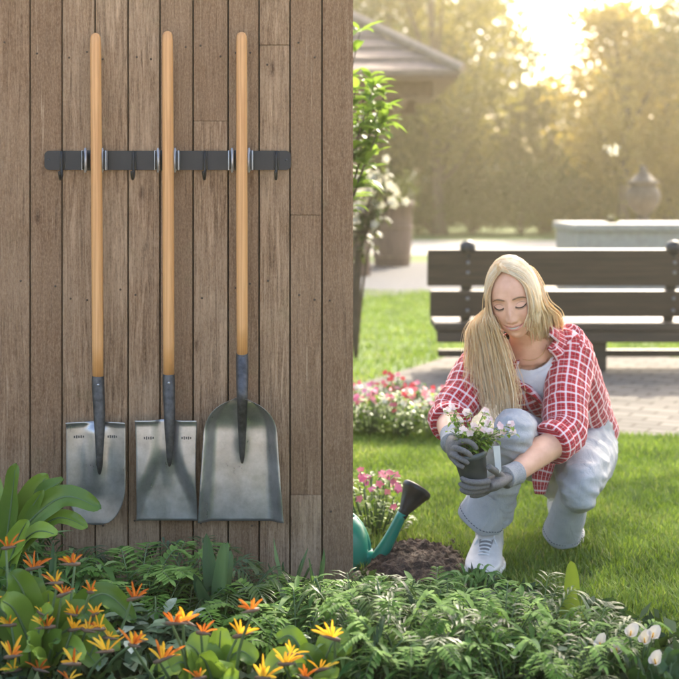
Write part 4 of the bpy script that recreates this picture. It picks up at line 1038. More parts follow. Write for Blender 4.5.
# necklace
mb = MB(); pts = []
for k in range(13):
    th = math.radians(-62 + 124 * k / 12); d = r_ * (math.sin(th) * .058) + f_ * (math.cos(th) * (.062 + .004 * math.cos(th))); pts.append(nk + d - ax * (.002 + .020 * math.cos(th)))
mb.tube(pts, .0009, 5, k=2); mb.build('necklace', m_gold, WO)
# trainers
def trainer(heel, toe, z0, tilt, dz):
    L = (toe - heel).length; fx = (toe - heel).normalized(); sx_ = fx.cross(Vector((0, 0, 1))).normalized(); M = lambda a, b, c: heel + fx * (a * L) + sx_ * b + Vector((0, 0, z0 + c + tilt * max(0, (.62 - a)) * L))
    prof = [(-.02, .020, .030), (.0, .033, .068), (.10, .040, .092), (.25, .043, .104), (.38, .045, .100), (.52, .049, .082), (.66, .054, .064), (.80, .053, .053), (.92, .042, .044), (1.0, .020, .034)]
    mb = MB(); vs = []; n = 20
    for a, wd, h in prof:
        for j in range(n):
            th = 2 * math.pi * j / n; s_, c_ = math.sin(th), math.cos(th); vs.append(M(a, wd * abs(s_) ** .8 * (1 if s_ > 0 else -1), .020 + (h - .02) * (.5 + .5 * abs(c_) ** .8 * (1 if c_ > 0 else -1))))
    m = len(prof); fs = [(i * n + j, i * n + (j + 1) % n, (i + 1) * n + (j + 1) % n, (i + 1) * n + j) for i in range(m - 1) for j in range(n)] + [tuple(range(n))[::-1], tuple((m - 1) * n + j for j in range(n))]
    mb.add(vs, fs); sh_ = mb.build('trainer', m_shoe, WO); sd = sh_.modifiers.new('s', 'SUBSURF'); sd.levels = sd.render_levels = 2
    mb = MB(); vs = []
    for q in range(40):
        th = 2 * math.pi * q / 40; a = .49 + .535 * math.cos(th); wd = (.048 + .011 * math.cos(th) - .006 * math.cos(2 * th)) * math.sin(th)
        for e, zz in ((1.0, 0), (1.06, .004), (1.08, .020), (1.02, .027)): vs.append(M(.49 + (a - .49) * (1 + (e - 1) * .35), wd * e, zz))
    fs = [(q * 4 + r, ((q + 1) % 40) * 4 + r, ((q + 1) % 40) * 4 + r + 1, q * 4 + r + 1) for q in range(40) for r in range(3)] + [tuple(q * 4 for q in range(40))[::-1], tuple(q * 4 + 3 for q in range(40))]
    mb.add(vs, fs); mb.build('sole', m_sole, sh_, smooth=False)
    mb = MB()
    for q in range(7):
        a = .36 + q * .055; h = np.interp(a, [p_[0] for p_ in prof], [p_[2] for p_ in prof]); wd = .023 + .003 * (q / 6)
        mb.tube([M(a, -wd, h - .011), M(a + .012, -wd * .5, h - .001), M(a + .02, 0, h + .002), M(a + .012, wd * .5, h - .001), M(a, wd, h - .011)], .0026, 6, k=3)
    for s in (-1, 1): 
        mb.tube([M(.37, 0, .097), M(.40, s * .015, .110), M(.47, s * .024, .098), M(.45, s * .012, .09)], .0023, 6, k=4); mb.tube([M(.37, 0, .097), M(.44, s * .02, .095), M(.52, s * .034, .074)], .0022, 6, k=3)
    mb.build('laces', m_lace, sh_)
    mb = MB(); mb.tube([M(a_, 0, np.interp(a_, [p_[0] for p_ in prof], [p_[2] for p_ in prof]) - .0085) for a_ in (.33, .42, .52, .62, .72)], [.020, .024, .024, .022, .012], 14, k=2, up=(0, 0, 1), sq=.42); mb.build('lace_shade_strip', m_lace_shade, sh_)  # grey strip painted in as the lacing's shadow
    mb = MB(); mb.tube([M(.20, 0, .060), M(.21, 0, .090), M(.235, 0, .118), M(.25, 0, .128)], [.043, .042, .043, .042], 18, k=2); mb.build('ankle_collar', m_shoe, sh_)
    mb = MB()
    mb.tube([M(.46, 0, .082), M(.39, 0, .104), M(.335, 0, .124), M(.31, 0, .142)], [.020, .026, .028, .024], 12, k=3, up=fx, sq=.45); mb.build('tongue', m_shoe, sh_)
    mb = MB()
    for q in range(8):
        a = .40 + q * .055; h = np.interp(a, [p_[0] for p_ in prof], [p_[2] for p_ in prof])
        for s in (-1, 1): mb = MB(); mb.tube([M(a, s * .029, h - .011), M(a - .004, s * .033, h - .016)], .0022, 6); mb.build('lace_hole', m_thread, sh_)
trainer(Vector((.462, 4.135, 0)), Vector((.400, 3.880, 0)), .0, 0, 0)
trainer(Vector((.720, 4.50, 0)), Vector((.725, 4.25, 0)), .0, .25, 0)

# flowerpot in her hands
tilt = Vector((-.20, -.10, 1)).normalized(); pb = P(474.5, 480, 3.705); ph_ = .084
pot = thing('flowerpot', 'dark green plastic flowerpot of pale pink flowers held in gloved hands', 'flowerpot', tuple(pb))
mb = MB(); mb.lathe([(0, .0), (.034, 0), (.036, .003), (.0445, .066), (.0485, .067), (.0500, .084), (.0475, .084), (.0455, .070), (0, .066)], pb, 36, axis=tilt); mb.build('pot', m_pot, pot)
mb = MB(); mb.lathe([(.0458, .0665), (.02, .073), (0, .074)], pb, 24, axis=tilt); mb.build('potting_soil', m_soil, pot)
rf = random.Random(31); mbl, mbf, mbs = MB(), MB(), MB(); pc_ = pb + tilt * .075
for k in range(64):
    a = rf.uniform(0, 6.28); r = rf.uniform(.01, .058); tip = pc_ + Vector((math.cos(a) * r * 1.2 + .012, math.sin(a) * r, rf.uniform(.02, .070))); mbs.tube(resample([pc_ + Vector((math.cos(a) * .015, math.sin(a) * .015, -.004)), lerp(pc_, tip, .6) + Vector((0, 0, .01)), tip], 6), .0011, 5)
    for q in range(3): leaf_strip(mbl, lerp(pc_, tip, rf.uniform(.4, 1)), (math.cos(a + q * 2 + rf.random()), math.sin(a + q * 2), rf.uniform(-.3, .5)), (0, 0, 1), rf.uniform(.018, .030), .013, rf.random(), 3, .4)
fpx = [(447, 411), (452, 408), (459, 420), (466, 412), (485, 411), (489, 419), (474, 426), (478, 432), (484, 430), (490, 431), (497, 434), (503, 431), (511, 424), (513, 432), (470, 433), (463, 430), (458, 427), (480, 437), (493, 438), (500, 426), (453, 420), (487, 424)]
for i, (fx_, fy_) in enumerate(fpx):
    c = P(fx_, fy_, 3.69 + rf.uniform(-.05, .035)); nrm_ = Vector((rf.uniform(-.6, .6), -1, rf.uniform(.1, .9))).normalized(); u1 = nrm_.orthogonal().normalized(); u2 = nrm_.cross(u1)
    sp_ = resample([pc_, lerp(pc_, c, .6) + Vector((0, .005, .008)), c], 6); mbs.tube(sp_, .0009, 5)
    for q in range(2, 6):
        for z in range(3): leaf_strip(mbl, sp_[q] + Vector((rf.uniform(-.006, .006), rf.uniform(-.004, .008), -.004)), (rf.uniform(-1, 1), rf.uniform(-1, .6), rf.uniform(-.4, .5)), (0, 0, 1), rf.uniform(.014, .024), .011, rf.random(), 3, .4)
    for q in range(5):
        a = q * 1.2566 + i; leaf_strip(mbf, c, u1 * math.cos(a) + u2 * math.sin(a) + nrm_ * .15, nrm_, rf.uniform(.0115, .015), .0112, rf.random(), 3, .1, .05, peak=.62)
mbs.build('stems', l_stem, pot); mbl.build('leaves', l_bright, pot); mbf.build('blossoms', p_blush, pot)
mb = MB(); a = P(496.5, 446, 3.672); b = P(498.5, 470, 3.69); d = (b - a).normalized(); s_ = Vector((1, 0, 0)); sd = (s_ - d * s_.dot(d)).normalized(); nn = sd.cross(d)
vs = [a - sd * .009, a + sd * .009, b + sd * .008, b + d * .012, b - sd * .008]; vs = [v - nn * .0005 for v in vs] + [v + nn * .0005 for v in vs]
mb.add(vs, [(0, 1, 2, 3, 4), (9, 8, 7, 6, 5)] + [(i, i + 5, (i + 1) % 5 + 5, (i + 1) % 5) for i in range(5)]); mb.build('plant_label', m_tagp, pot, smooth=False)

# gloved hands
def glove(palm, fingers, thumb, rf_, cuff):
    mb = MB(); mb.tube(palm[0], palm[1], 16, k=3, up=palm[2], sq=palm[3])
    for f in fingers + [thumb]: mb.tube([P(*q) for q in f[0]], [f[1] * q for q in (1.15, 1.05, 1.0, .93, .78)[:len(f[0])]], 10, k=4)
    V, N, fs = fuse(mb, .0026, 3); gl = mesh_obj('glove', V, fs, m_glove, WO)
    mb = MB(); a, b, r = cuff; d = b - a; mb.tube([a, a + d * .3, a + d * .65, b, b - d * .02], [r * 1.03, r, r * .98, r * 1.02, r * .92], 20, cap=False, k=3); mb.build('knit_cuff', m_cuff, gl)
    return gl
# her left hand, palm up under the pot, fingers wrapped towards the viewer's left, thumb up its side
glL = glove(([wrL, P(502, 479, 3.765), P(491, 484.5, 3.715), P(484, 486.5, 3.69)], [.026, .032, .036, .030], (0, .25, 1), .55), [
    ([(489, 481, 3.665), (480, 482.5, 3.648), (471, 482, 3.645), (464.5, 480, 3.65), (461, 477.5, 3.657)], .0082),
    ([(488, 485, 3.672), (478, 487.5, 3.655), (469, 487.5, 3.655), (463, 485.5, 3.662), (459.5, 483.5, 3.67)], .0085),
    ([(487, 488.5, 3.69), (478, 491.5, 3.682), (470, 492.5, 3.685), (464, 491, 3.69), (461, 489, 3.70)], .0083),
    ([(488, 491, 3.71), (481, 494.5, 3.71), (475, 495.8, 3.715), (470, 495, 3.72)], .0075)],
    ([(501, 476, 3.735), (496, 471.5, 3.695), (491.5, 469, 3.668), (488.5, 466.5, 3.655)], .0098), 0, (P(517.5, 472.5, 3.81), P(505, 477.5, 3.775), .0315))
# her right hand, fingers closed over the rim
glR = glove(([wrR, P(452, 446, 3.745), P(454, 451, 3.705), P(455.5, 455, 3.69)], [.026, .031, .034, .027], (1, -.2, .1), .6), [
    ([(456, 445.5, 3.695), (462, 441.5, 3.672), (468.5, 441.5, 3.66), (474, 445, 3.655), (477, 449.5, 3.657)], .0080),
    ([(453, 449, 3.688), (457, 448.5, 3.660), (463, 450.5, 3.643), (468.5, 453.5, 3.643), (471, 456.5, 3.648)], .0083),
    ([(452, 454, 3.688), (455, 455.5, 3.660), (460, 458.5, 3.648), (465.5, 461.5, 3.648), (468, 463.5, 3.652)], .0081),
    ([(453, 458, 3.692), (455.5, 462, 3.668), (459.5, 465.5, 3.657), (464, 467.5, 3.658)], .0073)],
    ([(455, 445, 3.71), (460, 441.5, 3.70), (466, 441, 3.695), (472, 443.5, 3.70)], .0092), 0, (P(451.5, 434.5, 3.81), P(452, 444, 3.755), .0315))

# ------------------------------------------------------------------ watering can and flowers beside it
D = 4.06; cb = Vector(((336 - CX) * D / F, D, .0)); can = thing('watering_can', 'green plastic watering can with a black sprinkler rose beside the board wall', 'watering can', tuple(cb))
mb = MB(); mb.lathe([(0, .0), (.088, 0), (.096, .008), (.098, .05), (.094, .09), (.082, .125), (.062, .145), (.058, .150), (.054, .147), (.054, .12), (0, .12)], cb, 40); mb.build('can_body', m_can, can)
def pc2(px, py, d=0): return P(px, py, D + d)
mb = MB(); mb.tube([cb + Vector((.07, 0, .045)), pc2(364, 580), pc2(376, 562), pc2(389, 540), pc2(402.5, 513)], [.040, .036, .026, .019, .0150], 18, k=4, up=(0, -1, 0)); mb.build('spout', m_can, can)
mb = MB(); mb.tube([pc2(300, 545), pc2(308, 524), pc2(322, 514), pc2(340, 514), pc2(354, 521), pc2(364, 538), pc2(366, 556), pc2(360, 574)], [.012, .014, .016, .017, .017, .016, .015, .013], 12, k=5, up=(0, -1, 0)); mb.build('can_handle', m_can, can)
a = pc2(401, 517); b = pc2(417.5, 488.5, .034); ax_ = (b - a).normalized(); L_ = (b - a).length
mb = MB(); mb.lathe([(0, 0), (.0162, 0), (.0165, .020), (.0185, .024), (.027, .046), (.041, L_ - .016), (.0455, L_ - .012), (.0465, L_ - .002), (.044, L_ + .003), (.041, L_ + .001), (0, L_ + .006)], a, 32, axis=ax_)
ro = mb.build('sprinkler_rose', m_rose, can)
mb = MB(); u1 = ax_.orthogonal().normalized(); u2 = ax_.cross(u1)
for rr2, nn2 in ((.010, 6), (.021, 12), (.032, 18)):
    for k in range(nn2): t = 6.283 * k / nn2; mb.lathe([(0, .0012), (.0016, .001), (.002, -.002)], a + ax_ * (L_ + .0052 - rr2 * .09) + u1 * math.cos(t) * rr2 + u2 * math.sin(t) * rr2, 6, axis=ax_)
mb.build('rose_holes', m_gap, ro)

def flowering(name, label, c, wd, h, nl, nf, leafm, petals, seed, group=None, ll=.045, fr=.017, cat='flowering plant', par_one=False):
    """low bedding plant: leafy mound with five-petalled flowers on top"""
    R_ = random.Random(seed); c = Vector(c); o = thing(name, label, cat, tuple(c), group); mbl, mbs, mbf = MB(), MB(), MB()
    for k in range(nl):
        a = R_.uniform(0, 6.283); r = wd * .5 * math.sqrt(R_.random()); z = h * R_.uniform(.15, .95) * (1 - .35 * (r / (wd * .5)) ** 2)
        p = c + Vector((math.cos(a) * r, math.sin(a) * r, z))
        if k % 4 == 0: mbs.tube(resample([c + Vector((math.cos(a) * r * .3, math.sin(a) * r * .3, -.01)), p], 3), .0025, 5)
        leaf_strip(mbl, p, (math.cos(a) + R_.uniform(-.9, .9), math.sin(a) + R_.uniform(-.9, .9), R_.uniform(-.2, .8)), (0, 0, 1), ll * R_.uniform(.7, 1.3), ll * .5 * R_.uniform(.8, 1.2), R_.random(), 3, R_.uniform(.2, .6), .15)
    for k in range(nf):
        a = R_.uniform(0, 6.283); r = wd * .5 * math.sqrt(R_.random()); z = h * (1 - .3 * (r / (wd * .5)) ** 2) * R_.uniform(.72, 1.08)
        p = c + Vector((math.cos(a) * r, math.sin(a) * r, z)); nrm_ = Vector((math.cos(a) * .4 + R_.uniform(-.4, .4), -.7 + R_.uniform(-.4, .4), R_.uniform(.4, 1))).normalized(); u1 = nrm_.orthogonal().normalized(); u2 = nrm_.cross(u1); v = R_.random()
        mi = R_.choices(range(len(petals)), [3, 2, 1][:len(petals)])[0]
        mbs.tube([p - nrm_ * .03, p], .0014, 4)
        for q in range(5):
            t = q * 1.2566 + v * 6; leaf_strip(mbf, p, u1 * math.cos(t) + u2 * math.sin(t) + nrm_ * .12, nrm_, fr * R_.uniform(.85, 1.15), fr * .80, min(1, max(0, v + R_.uniform(-.2, .2))), 2, .1, .05, mi=mi, peak=.62)
    mbs.build('stems', l_stem, o); mbl.build('leaves', leafm, o); mbf.build('blossoms', petals, o); return o
flowering('petunia', 'small petunia with magenta pink flowers behind the green watering can', P(374, 540, 4.4) * 1.0 - Vector((0, 0, P(374, 540, 4.4).z)), .24, .225, 260, 30, l_bright, [p_mag, p_pink], 5, None, .034, .0165)
vin = [(352, 6.35, 'bedding plant with red and pink flowers right beside the edge of the board wall', [p_red, p_pink, p_white]),
       (372, 6.2, 'bedding plant mostly magenta pink, second from the board wall in the flower row', [p_mag, p_pink, p_white]),
       (391, 6.4, 'tallest red flowered bedding plant, in the back of the flower row', [p_red, p_pink, p_red]),
       (401, 6.12, 'bedding plant with white and pink flowers in the front middle of the flower row', [p_white, p_pink, p_red]),
       (420, 6.3, 'coral pink bedding plant near the right end of the flower row', [p_pink, p_red, p_white]),
       (438, 6.1, 'bedding plant with white flowers beside the woman\'s gloved hand', [p_white, p_pink, p_pink]),
       (455, 6.4, 'bedding plant behind the woman\'s plaid sleeve', [p_pink, p_red, p_white]),
       (333, 6.15, 'bedding plant hidden behind the board wall end', [p_pink, p_red, p_white]), (310, 6.3, 'bedding plant behind the scoop shovel side of the wall', [p_red, p_pink])]
for i, (px, D, lab, pt) in enumerate(vin):
    flowering('bedding_plant', lab, ((px - CX) * D / F, D, 0), .165, .235 if i != 2 else .27, 150, 26 if i != 2 else 32, l_bright if i % 2 else l_fern2, pt, 60 + i, 'row of pink and red bedding flowers', .042, .0165)

# ------------------------------------------------------------------ foreground planting bed
def leaf_curve(mb, pts, W, var=.5, nrm=(0, -.6, .8), segs=14, prof=None, fold=.12, wave=.0, seed=0, mi=0, peak=.42):
    """broad blade along a curve: five vertices across, folded at the midrib, with a slightly wavy edge"""
    c = resample(pts, segs + 1); nrm = Vector(nrm); vs = []; fs = []
    for i in range(segs + 1):
        t = i / segs; d = (c[min(i + 1, segs)] - c[max(i - 1, 0)]).normalized(); s = d.cross(nrm); s = s.normalized() if s.length > 1e-4 else d.orthogonal().normalized(); u = s.cross(d).normalized(); u = -u if u.dot(nrm) < 0 else u
        wv = W * .5 * (prof(t) if prof else max(.012, math.sin(math.pi * min(1, t ** (math.log(.5) / math.log(peak)))) ** .62 if t < .999 else .0))
        for k, e in enumerate((-1, -.52, 0, .52, 1)):
            wob = wave * math.sin(t * 17 + seed + k * 2.1) * abs(e)
            vs.append(c[i] + s * (wv * e) + u * (fold * wv * (abs(e) ** 1.3) * 1.6 + wob - (.06 * wv if e == 0 else 0)))
    for i in range(segs):
        for k in range(4): a = i * 5 + k; fs.append((a, a + 1, a + 6, a + 5))
    mb.add(vs, fs, var, None, mi)
rp_ = random.Random(77)
def gp(px, D): return Vector(((px - CX) * D / F, D, .012))
def paddle_plant(name, label, px, D, leaves, leafm, group=None, cat='plant', stm=None):
    """leaves: (tip px, tip py, dD, width m, bend)"""
    o = thing(name, label, cat, tuple(gp(px, D)), group); b = gp(px, D)
    mbl, mbs = MB(), MB()
    for k, (tx, ty, dd, W, bend) in enumerate(leaves):
        tip = P(tx, ty, D + dd); bb = b + Vector((rp_.uniform(-.02, .02), rp_.uniform(-.02, .02), -.02)); ch = tip - bb
        mid1 = bb + ch * .33 + Vector((-ch.x * .15, 0, abs(ch.x) * .25 + .03 * bend)); mid2 = bb + ch * .68 + Vector((-ch.x * .05, 0, abs(ch.x) * .22 + .06 * bend))
        full = resample([bb, mid1, mid2, tip], 28); st = 7 if ch.length > .2 else 5
        mbs.tube(full[:st + 3], [.006 - .0003 * i for i in range(st + 3)], 7)
        mbs.tube([p + Vector((0, .0015, -.001)) for p in full[st:26]], [.0042 * (1 - (i / 22)) + .0006 for i in range(26 - st)], 5)
        fn = Vector((rp_.uniform(-.5, .5), -.8, rp_.uniform(.3, .9))); leaf_curve(mbl, full[st::3] + [full[-1]], W * .70, rp_.uniform(.0, 1), fn, 18, (lambda t: max(.015, (t + .02) ** .62 * max(0, 1 - t) ** .78 / .385)), .20, .0045, k * 1.7)
    mbs.build('stalks', stm or l_stem, o); mbl.build('leaf_blades', leafm, o); return o
def bird_flower(o, tip, base, yellow, seed, size=.060):
    R_ = random.Random(seed); mb = MB(); tip = Vector(tip); base = Vector(base); lean = 1 if R_.random() < .6 else -1
    mb.tube(resample([base, lerp(base, tip, .55) + Vector((R_.uniform(-.012, .012), .0, .01)), tip], 9), [.0042 - .0002 * i for i in range(9)], 7, mi=0)
    hd = Vector((lean * R_.uniform(.5, 1), R_.uniform(-.8, -.1), R_.uniform(-.15, .35))).normalized()
    mb.tube([tip - hd * .012, tip, tip + hd * size * .5, tip + hd * size * 1.0], [.0035, .0052, .0036, .0005], 7, mi=1)
    n = R_.randint(4, 8)
    for k in range(n):
        t = k / (n - 1); an = (lerp(-.65, 1.1, t) + R_.uniform(-.16, .16)) * lean; d = Vector((math.sin(an) + R_.uniform(-.12, .12), R_.uniform(-.75, .15), math.cos(an) * .95 + R_.uniform(-.1, .1))).normalized()
        p0 = tip + hd * (size * .12 * (1 + k * .25)); l = size * R_.uniform(.6, 1.4); nn = Vector((R_.uniform(-.4, .4), -1, R_.uniform(-.2, .5)))
        leaf_curve(mb, [p0, p0 + d * l * .5 + Vector((0, 0, .003)), p0 + d * l], size * R_.uniform(.11, .19), R_.random(), nn, 8, None, .35, 0, 0, 3 if (yellow and R_.random() < .85) or R_.random() < .15 else 2, peak=.5)
    return mb.build('flower', [l_stem, p_bract, p_orange, p_yellow], o)

o = paddle_plant('broad_leaved_plant', 'plant with big upright green paddle leaves at the left edge against the wall', -2, 3.50, [
    (16, 463, -.05, .085, .2), (48, 474, .0, .105, .4), (64, 479, -.03, .085, .5), (43, 490, -.06, .06, .4), (101, 509, -.10, .088, 1.0), (-8, 470, .05, .11, .3), (-30, 480, 0, .10, .3), (28, 520, -.12, .075, .4), (88, 528, -.06, .07, .9), (58, 535, -.15, .07, .6), (-50, 500, -.05, .1, .5)], l_banana)
BG = 'bird of paradise clumps in the foreground'
fl = [(6, 544, 0), (31, 565, 0), (58, 579, 1), (62, 591, 0), (90, 588, 0), (132, 595, 0), (41, 609, 1), (50, 623, 0), (11, 621, 1), (79, 612, 1), (94, 611, 1), (72, 626, 1), (86, 626, 1), (101, 625, 1), (108, 634, 1), (109, 647, 1), (9, 653, 1), (16, 666, 1), (37, 665, 0), (76, 660, 1), (68, 676, 1), (75, 560, 0), (138, 637, 1), (-15, 600, 1), (-20, 640, 0)]
bo = paddle_plant('bird_of_paradise', 'largest bird of paradise clump, dense with yellow and orange flowers at the lower left', 40, 3.02, [
    (10, 572, -.03, .10, .5), (28, 578, .04, .11, .6), (48, 590, .0, .09, .4), (78, 598, .05, .075, .6), (92, 620, -.04, .08, .8), (136, 622, .05, .075, 1.2), (120, 650, -.06, .085, .8), (60, 640, -.1, .07, .5), (28, 640, -.12, .075, .5), (0, 600, -.06, .1, .5), (100, 668, -.08, .08, .6), (-20, 610, 0, .11, .6), (52, 612, -.08, .07, .6), (5, 672, -.14, .07, .3), (70, 608, .09, .08, .7), (112, 606, .1, .06, .8), (36, 656, -.14, .06, .4), (84, 660, -.12, .07, .5)], l_banana, BG)
for i, (x, y, ye) in enumerate(fl): bird_flower(bo, P(x, y + 4, 2.84 + .014 * (700 - y) / 10 + rp_.uniform(-.05, .03)), gp(40 + (x - 40) * .55, 3.0 + rp_.uniform(-.06, .06)), ye, 400 + i, rp_.uniform(.024, .040))
bo = paddle_plant('bird_of_paradise', 'bird of paradise with broad upright yellow green leaves in the bottom centre', 214, 2.92, [
    (186, 643, -.03, .115, .3), (221, 627, .0, .080, .2), (199, 655, -.08, .085, .3), (242, 650, .03, .07, .6), (256, 662, -.02, .075, .6), (170, 668, -.05, .08, .5), (228, 668, -.1, .09, .2), (150, 680, 0, .08, .4), (210, 690, -.12, .09, .2)], l_banana, BG)
for i, (x, y, ye) in enumerate([(183, 617, 1), (171, 619, 0), (201, 629, 0), (254, 606, 0), (238, 632, 1), (159, 657, 0), (201, 674, 0), (260, 674, 1), (132, 641, 0)]): bird_flower(bo, P(x, y + 4, 2.82 + rp_.uniform(-.03, .06)), gp(214 + (x - 214) * .5, 2.92), ye, 440 + i, rp_.uniform(.027, .044))
bo = paddle_plant('bird_of_paradise', 'bird of paradise with arching wide leaves right of the bottom centre', 318, 2.90, [
    (347, 655, -.02, .085, 1.0), (345, 668, .03, .08, .9), (278, 640, .05, .06, .7), (300, 655, -.04, .07, .5), (268, 672, -.06, .085, .6), (330, 680, -.1, .09, .4), (292, 676, -.09, .07, .4), (360, 682, -.02, .06, .6)], l_banana, BG)
for i, (x, y, ye) in enumerate([(290, 651, 1), (335, 635, 1), (318, 666, 1), (283, 660, 1), (303, 673, 0)]): bird_flower(bo, P(x, y + 4, 2.81 + rp_.uniform(-.03, .05)), gp(318 + (x - 318) * .5, 2.9), ye, 460 + i, rp_.uniform(.027, .043))

# fern-like and shrubby plants: one of each kind, copied
def frond(mb, base, tip, arch, pairs, ll, lw, R_, fwd=.55, droop=.3, taper=.5, var0=.5, mis=0, vs_=.28):
    base, tip = Vector(base), Vector(tip); c = resample([base, lerp(base, tip, .35) + Vector((0, 0, arch * .8)), lerp(base, tip, .72) + Vector((0, 0, arch)), tip], pairs + 4)
    mb.tube(c, [.0022 * (1 - .8 * i / (len(c) - 1)) + .0003 for i in range(len(c))], 5, mi=1)
    for i in range(2, len(c) - 1):
        t = (i - 2) / (len(c) - 3); d = (c[i + 1] - c[i - 1]).normalized(); s = d.cross(Vector((0, 0, 1))); s = s.normalized() if s.length > 1e-4 else Vector((1, 0, 0))
        l = ll * (math.sin(math.pi * (.12 + .80 * t ** taper)) ** .8 + .08)
        for sg in (-1, 1):
            leaf_strip(mb, c[i], s * sg + d * fwd + Vector((0, 0, R_.uniform(-.1, .22))), (0, 0, 1), l * R_.uniform(.85, 1.12), lw, min(1, max(0, var0 + R_.uniform(-vs_, vs_))), 3, droop, .12)
    leaf_strip(mb, c[-2], c[-1] - c[-2], (0, 0, 1), ll * .6, lw, var0, 3, .2)
def proto(kind, seed):
    R_ = random.Random(seed); mb = MB()
    if kind == 'fern':
        for k in range(11):
            a = 6.283 * k / 11 + R_.uniform(-.25, .25); r = R_.uniform(.12, .20); z = R_.uniform(.10, .22); frond(mb, (0, 0, 0), (math.cos(a) * r, math.sin(a) * r, z), R_.uniform(.05, .10), 17, .048, .012, R_, .5, .25, .55, R_.uniform(.25, .85))
        mats = [l_fern, l_stem]
    elif kind == 'mid_fern':
        for k in range(12):
            a = 6.283 * k / 12 + R_.uniform(-.3, .3); r = R_.uniform(.12, .21); z = R_.uniform(.06, .20); frond(mb, (0, 0, 0), (math.cos(a) * r, math.sin(a) * r, z), R_.uniform(.05, .10), 15, .050, .011, R_, .6, .35, .55, R_.uniform(.15, .85))
        mats = [l_fern2, l_stem]
    elif kind == 'palm':
        for k in range(10):
            a = 6.283 * k / 10 + R_.uniform(-.3, .3); r = R_.uniform(.16, .25); z = R_.uniform(.10, .27); frond(mb, (0, 0, 0), (math.cos(a) * r, math.sin(a) * r, z), R_.uniform(.08, .14), 13, .105, .010, R_, .9, .55, .6, R_.uniform(.1, .8))
        mats = [l_palm, l_stem]
    elif kind == 'lance':
        for k in range(22):
            a = R_.uniform(0, 6.283); r = R_.uniform(.02, .13); z = R_.uniform(.06, .17); tip = Vector((math.cos(a) * r, math.sin(a) * r, z)); c = resample([Vector((tip.x * .25, tip.y * .25, 0)), tip * .6 + Vector((0, 0, .02)), tip], 7); mb.tube(c, .0018, 5, mi=1)
            for i in range(2, 7):
                for q in range(2): b = R_.uniform(0, 6.283); leaf_strip(mb, c[i], (math.cos(b), math.sin(b), R_.uniform(-.1, .6)), (0, 0, 1), R_.uniform(.045, .085), R_.uniform(.009, .015), R_.random(), 4, R_.uniform(.2, .7), .15)
        mats = [l_lance, l_stem]
    elif kind == 'silver':
        for k in range(60):
            a = R_.uniform(0, 6.283); r = R_.uniform(.0, .12); z = .03 + R_.uniform(.0, .10) * (1 - r * 3); p = Vector((math.cos(a) * r, math.sin(a) * r, z))
            if k % 3 == 0: mb.tube([(p.x * .4, p.y * .4, 0), p], .0016, 5, mi=1)
            leaf_strip(mb, p, (math.cos(a) + R_.uniform(-.6, .6), math.sin(a) + R_.uniform(-.6, .6), R_.uniform(-.1, .5)), (0, 0, 1), R_.uniform(.04, .065), R_.uniform(.022, .032), R_.random(), 4, .4, .12)
        mats = [l_var, l_stem]
    else:   # spear
        for k in range(7):
            a = 6.283 * k / 7 + R_.uniform(-.3, .3); r = R_.uniform(.015, .07); z = R_.uniform(.11, .20); t = Vector((math.cos(a) * r, math.sin(a) * r, z)); leaf_curve(mb, [(0, 0, 0), t * .5 + Vector((0, 0, .01)), t], R_.uniform(.024, .036), R_.random(), (math.cos(a) * -.2, -.9, .3), 10, None, .2, .001, k, peak=.45)
        mats = [l_spear, l_stem]
    return mb, mats
KN = dict(fern=('fern', 'fronds', 'fern'), mid_fern=('fern', 'fronds', 'fern'), palm=('palm_plant', 'fronds', 'palm'), lance=('narrow_leaved_shrub', 'leaves', 'shrub'), silver=('silver_veined_plant', 'leaves', 'plant'), spear=('spear_leaved_plant', 'leaves', 'plant'))
KG = dict(fern='pale green ferns in the bed', mid_fern='mid green ferns in the bed', palm='dark feathery palms in the bed', lance='narrow leaved shrubs in the bed', silver='silver veined plants in the bed', spear='spear leaved plants in the bed')
PROTO = {}
def place(kind, px, D, s, label, rz=None, tall=1.0):
    nm, part_, cat = KN[kind]; v = rp_.randrange(3); key = (kind, v); loc = gp(px, D); rz = rp_.uniform(0, 6.28) if rz is None else rz
    if key not in PROTO:
        o = thing(nm, label, cat, (0, 0, 0), KG[kind]); mb, mats = proto(kind, 900 + 31 * v + hash_(kind)); ch = mb.build(part_, mats, o); PROTO[key] = (o, ch); 
    else:
        o0, c0_ = PROTO[key]; o = o0.copy(); COL.objects.link(o); o['label'] = label; ch = c0_.copy(); COL.objects.link(ch); ch.parent = o
    o.location = loc; o.rotation_euler = (0, 0, rz); o.scale = (s, s, s * tall); return o
def hash_(k): return sum(ord(c) for c in k)
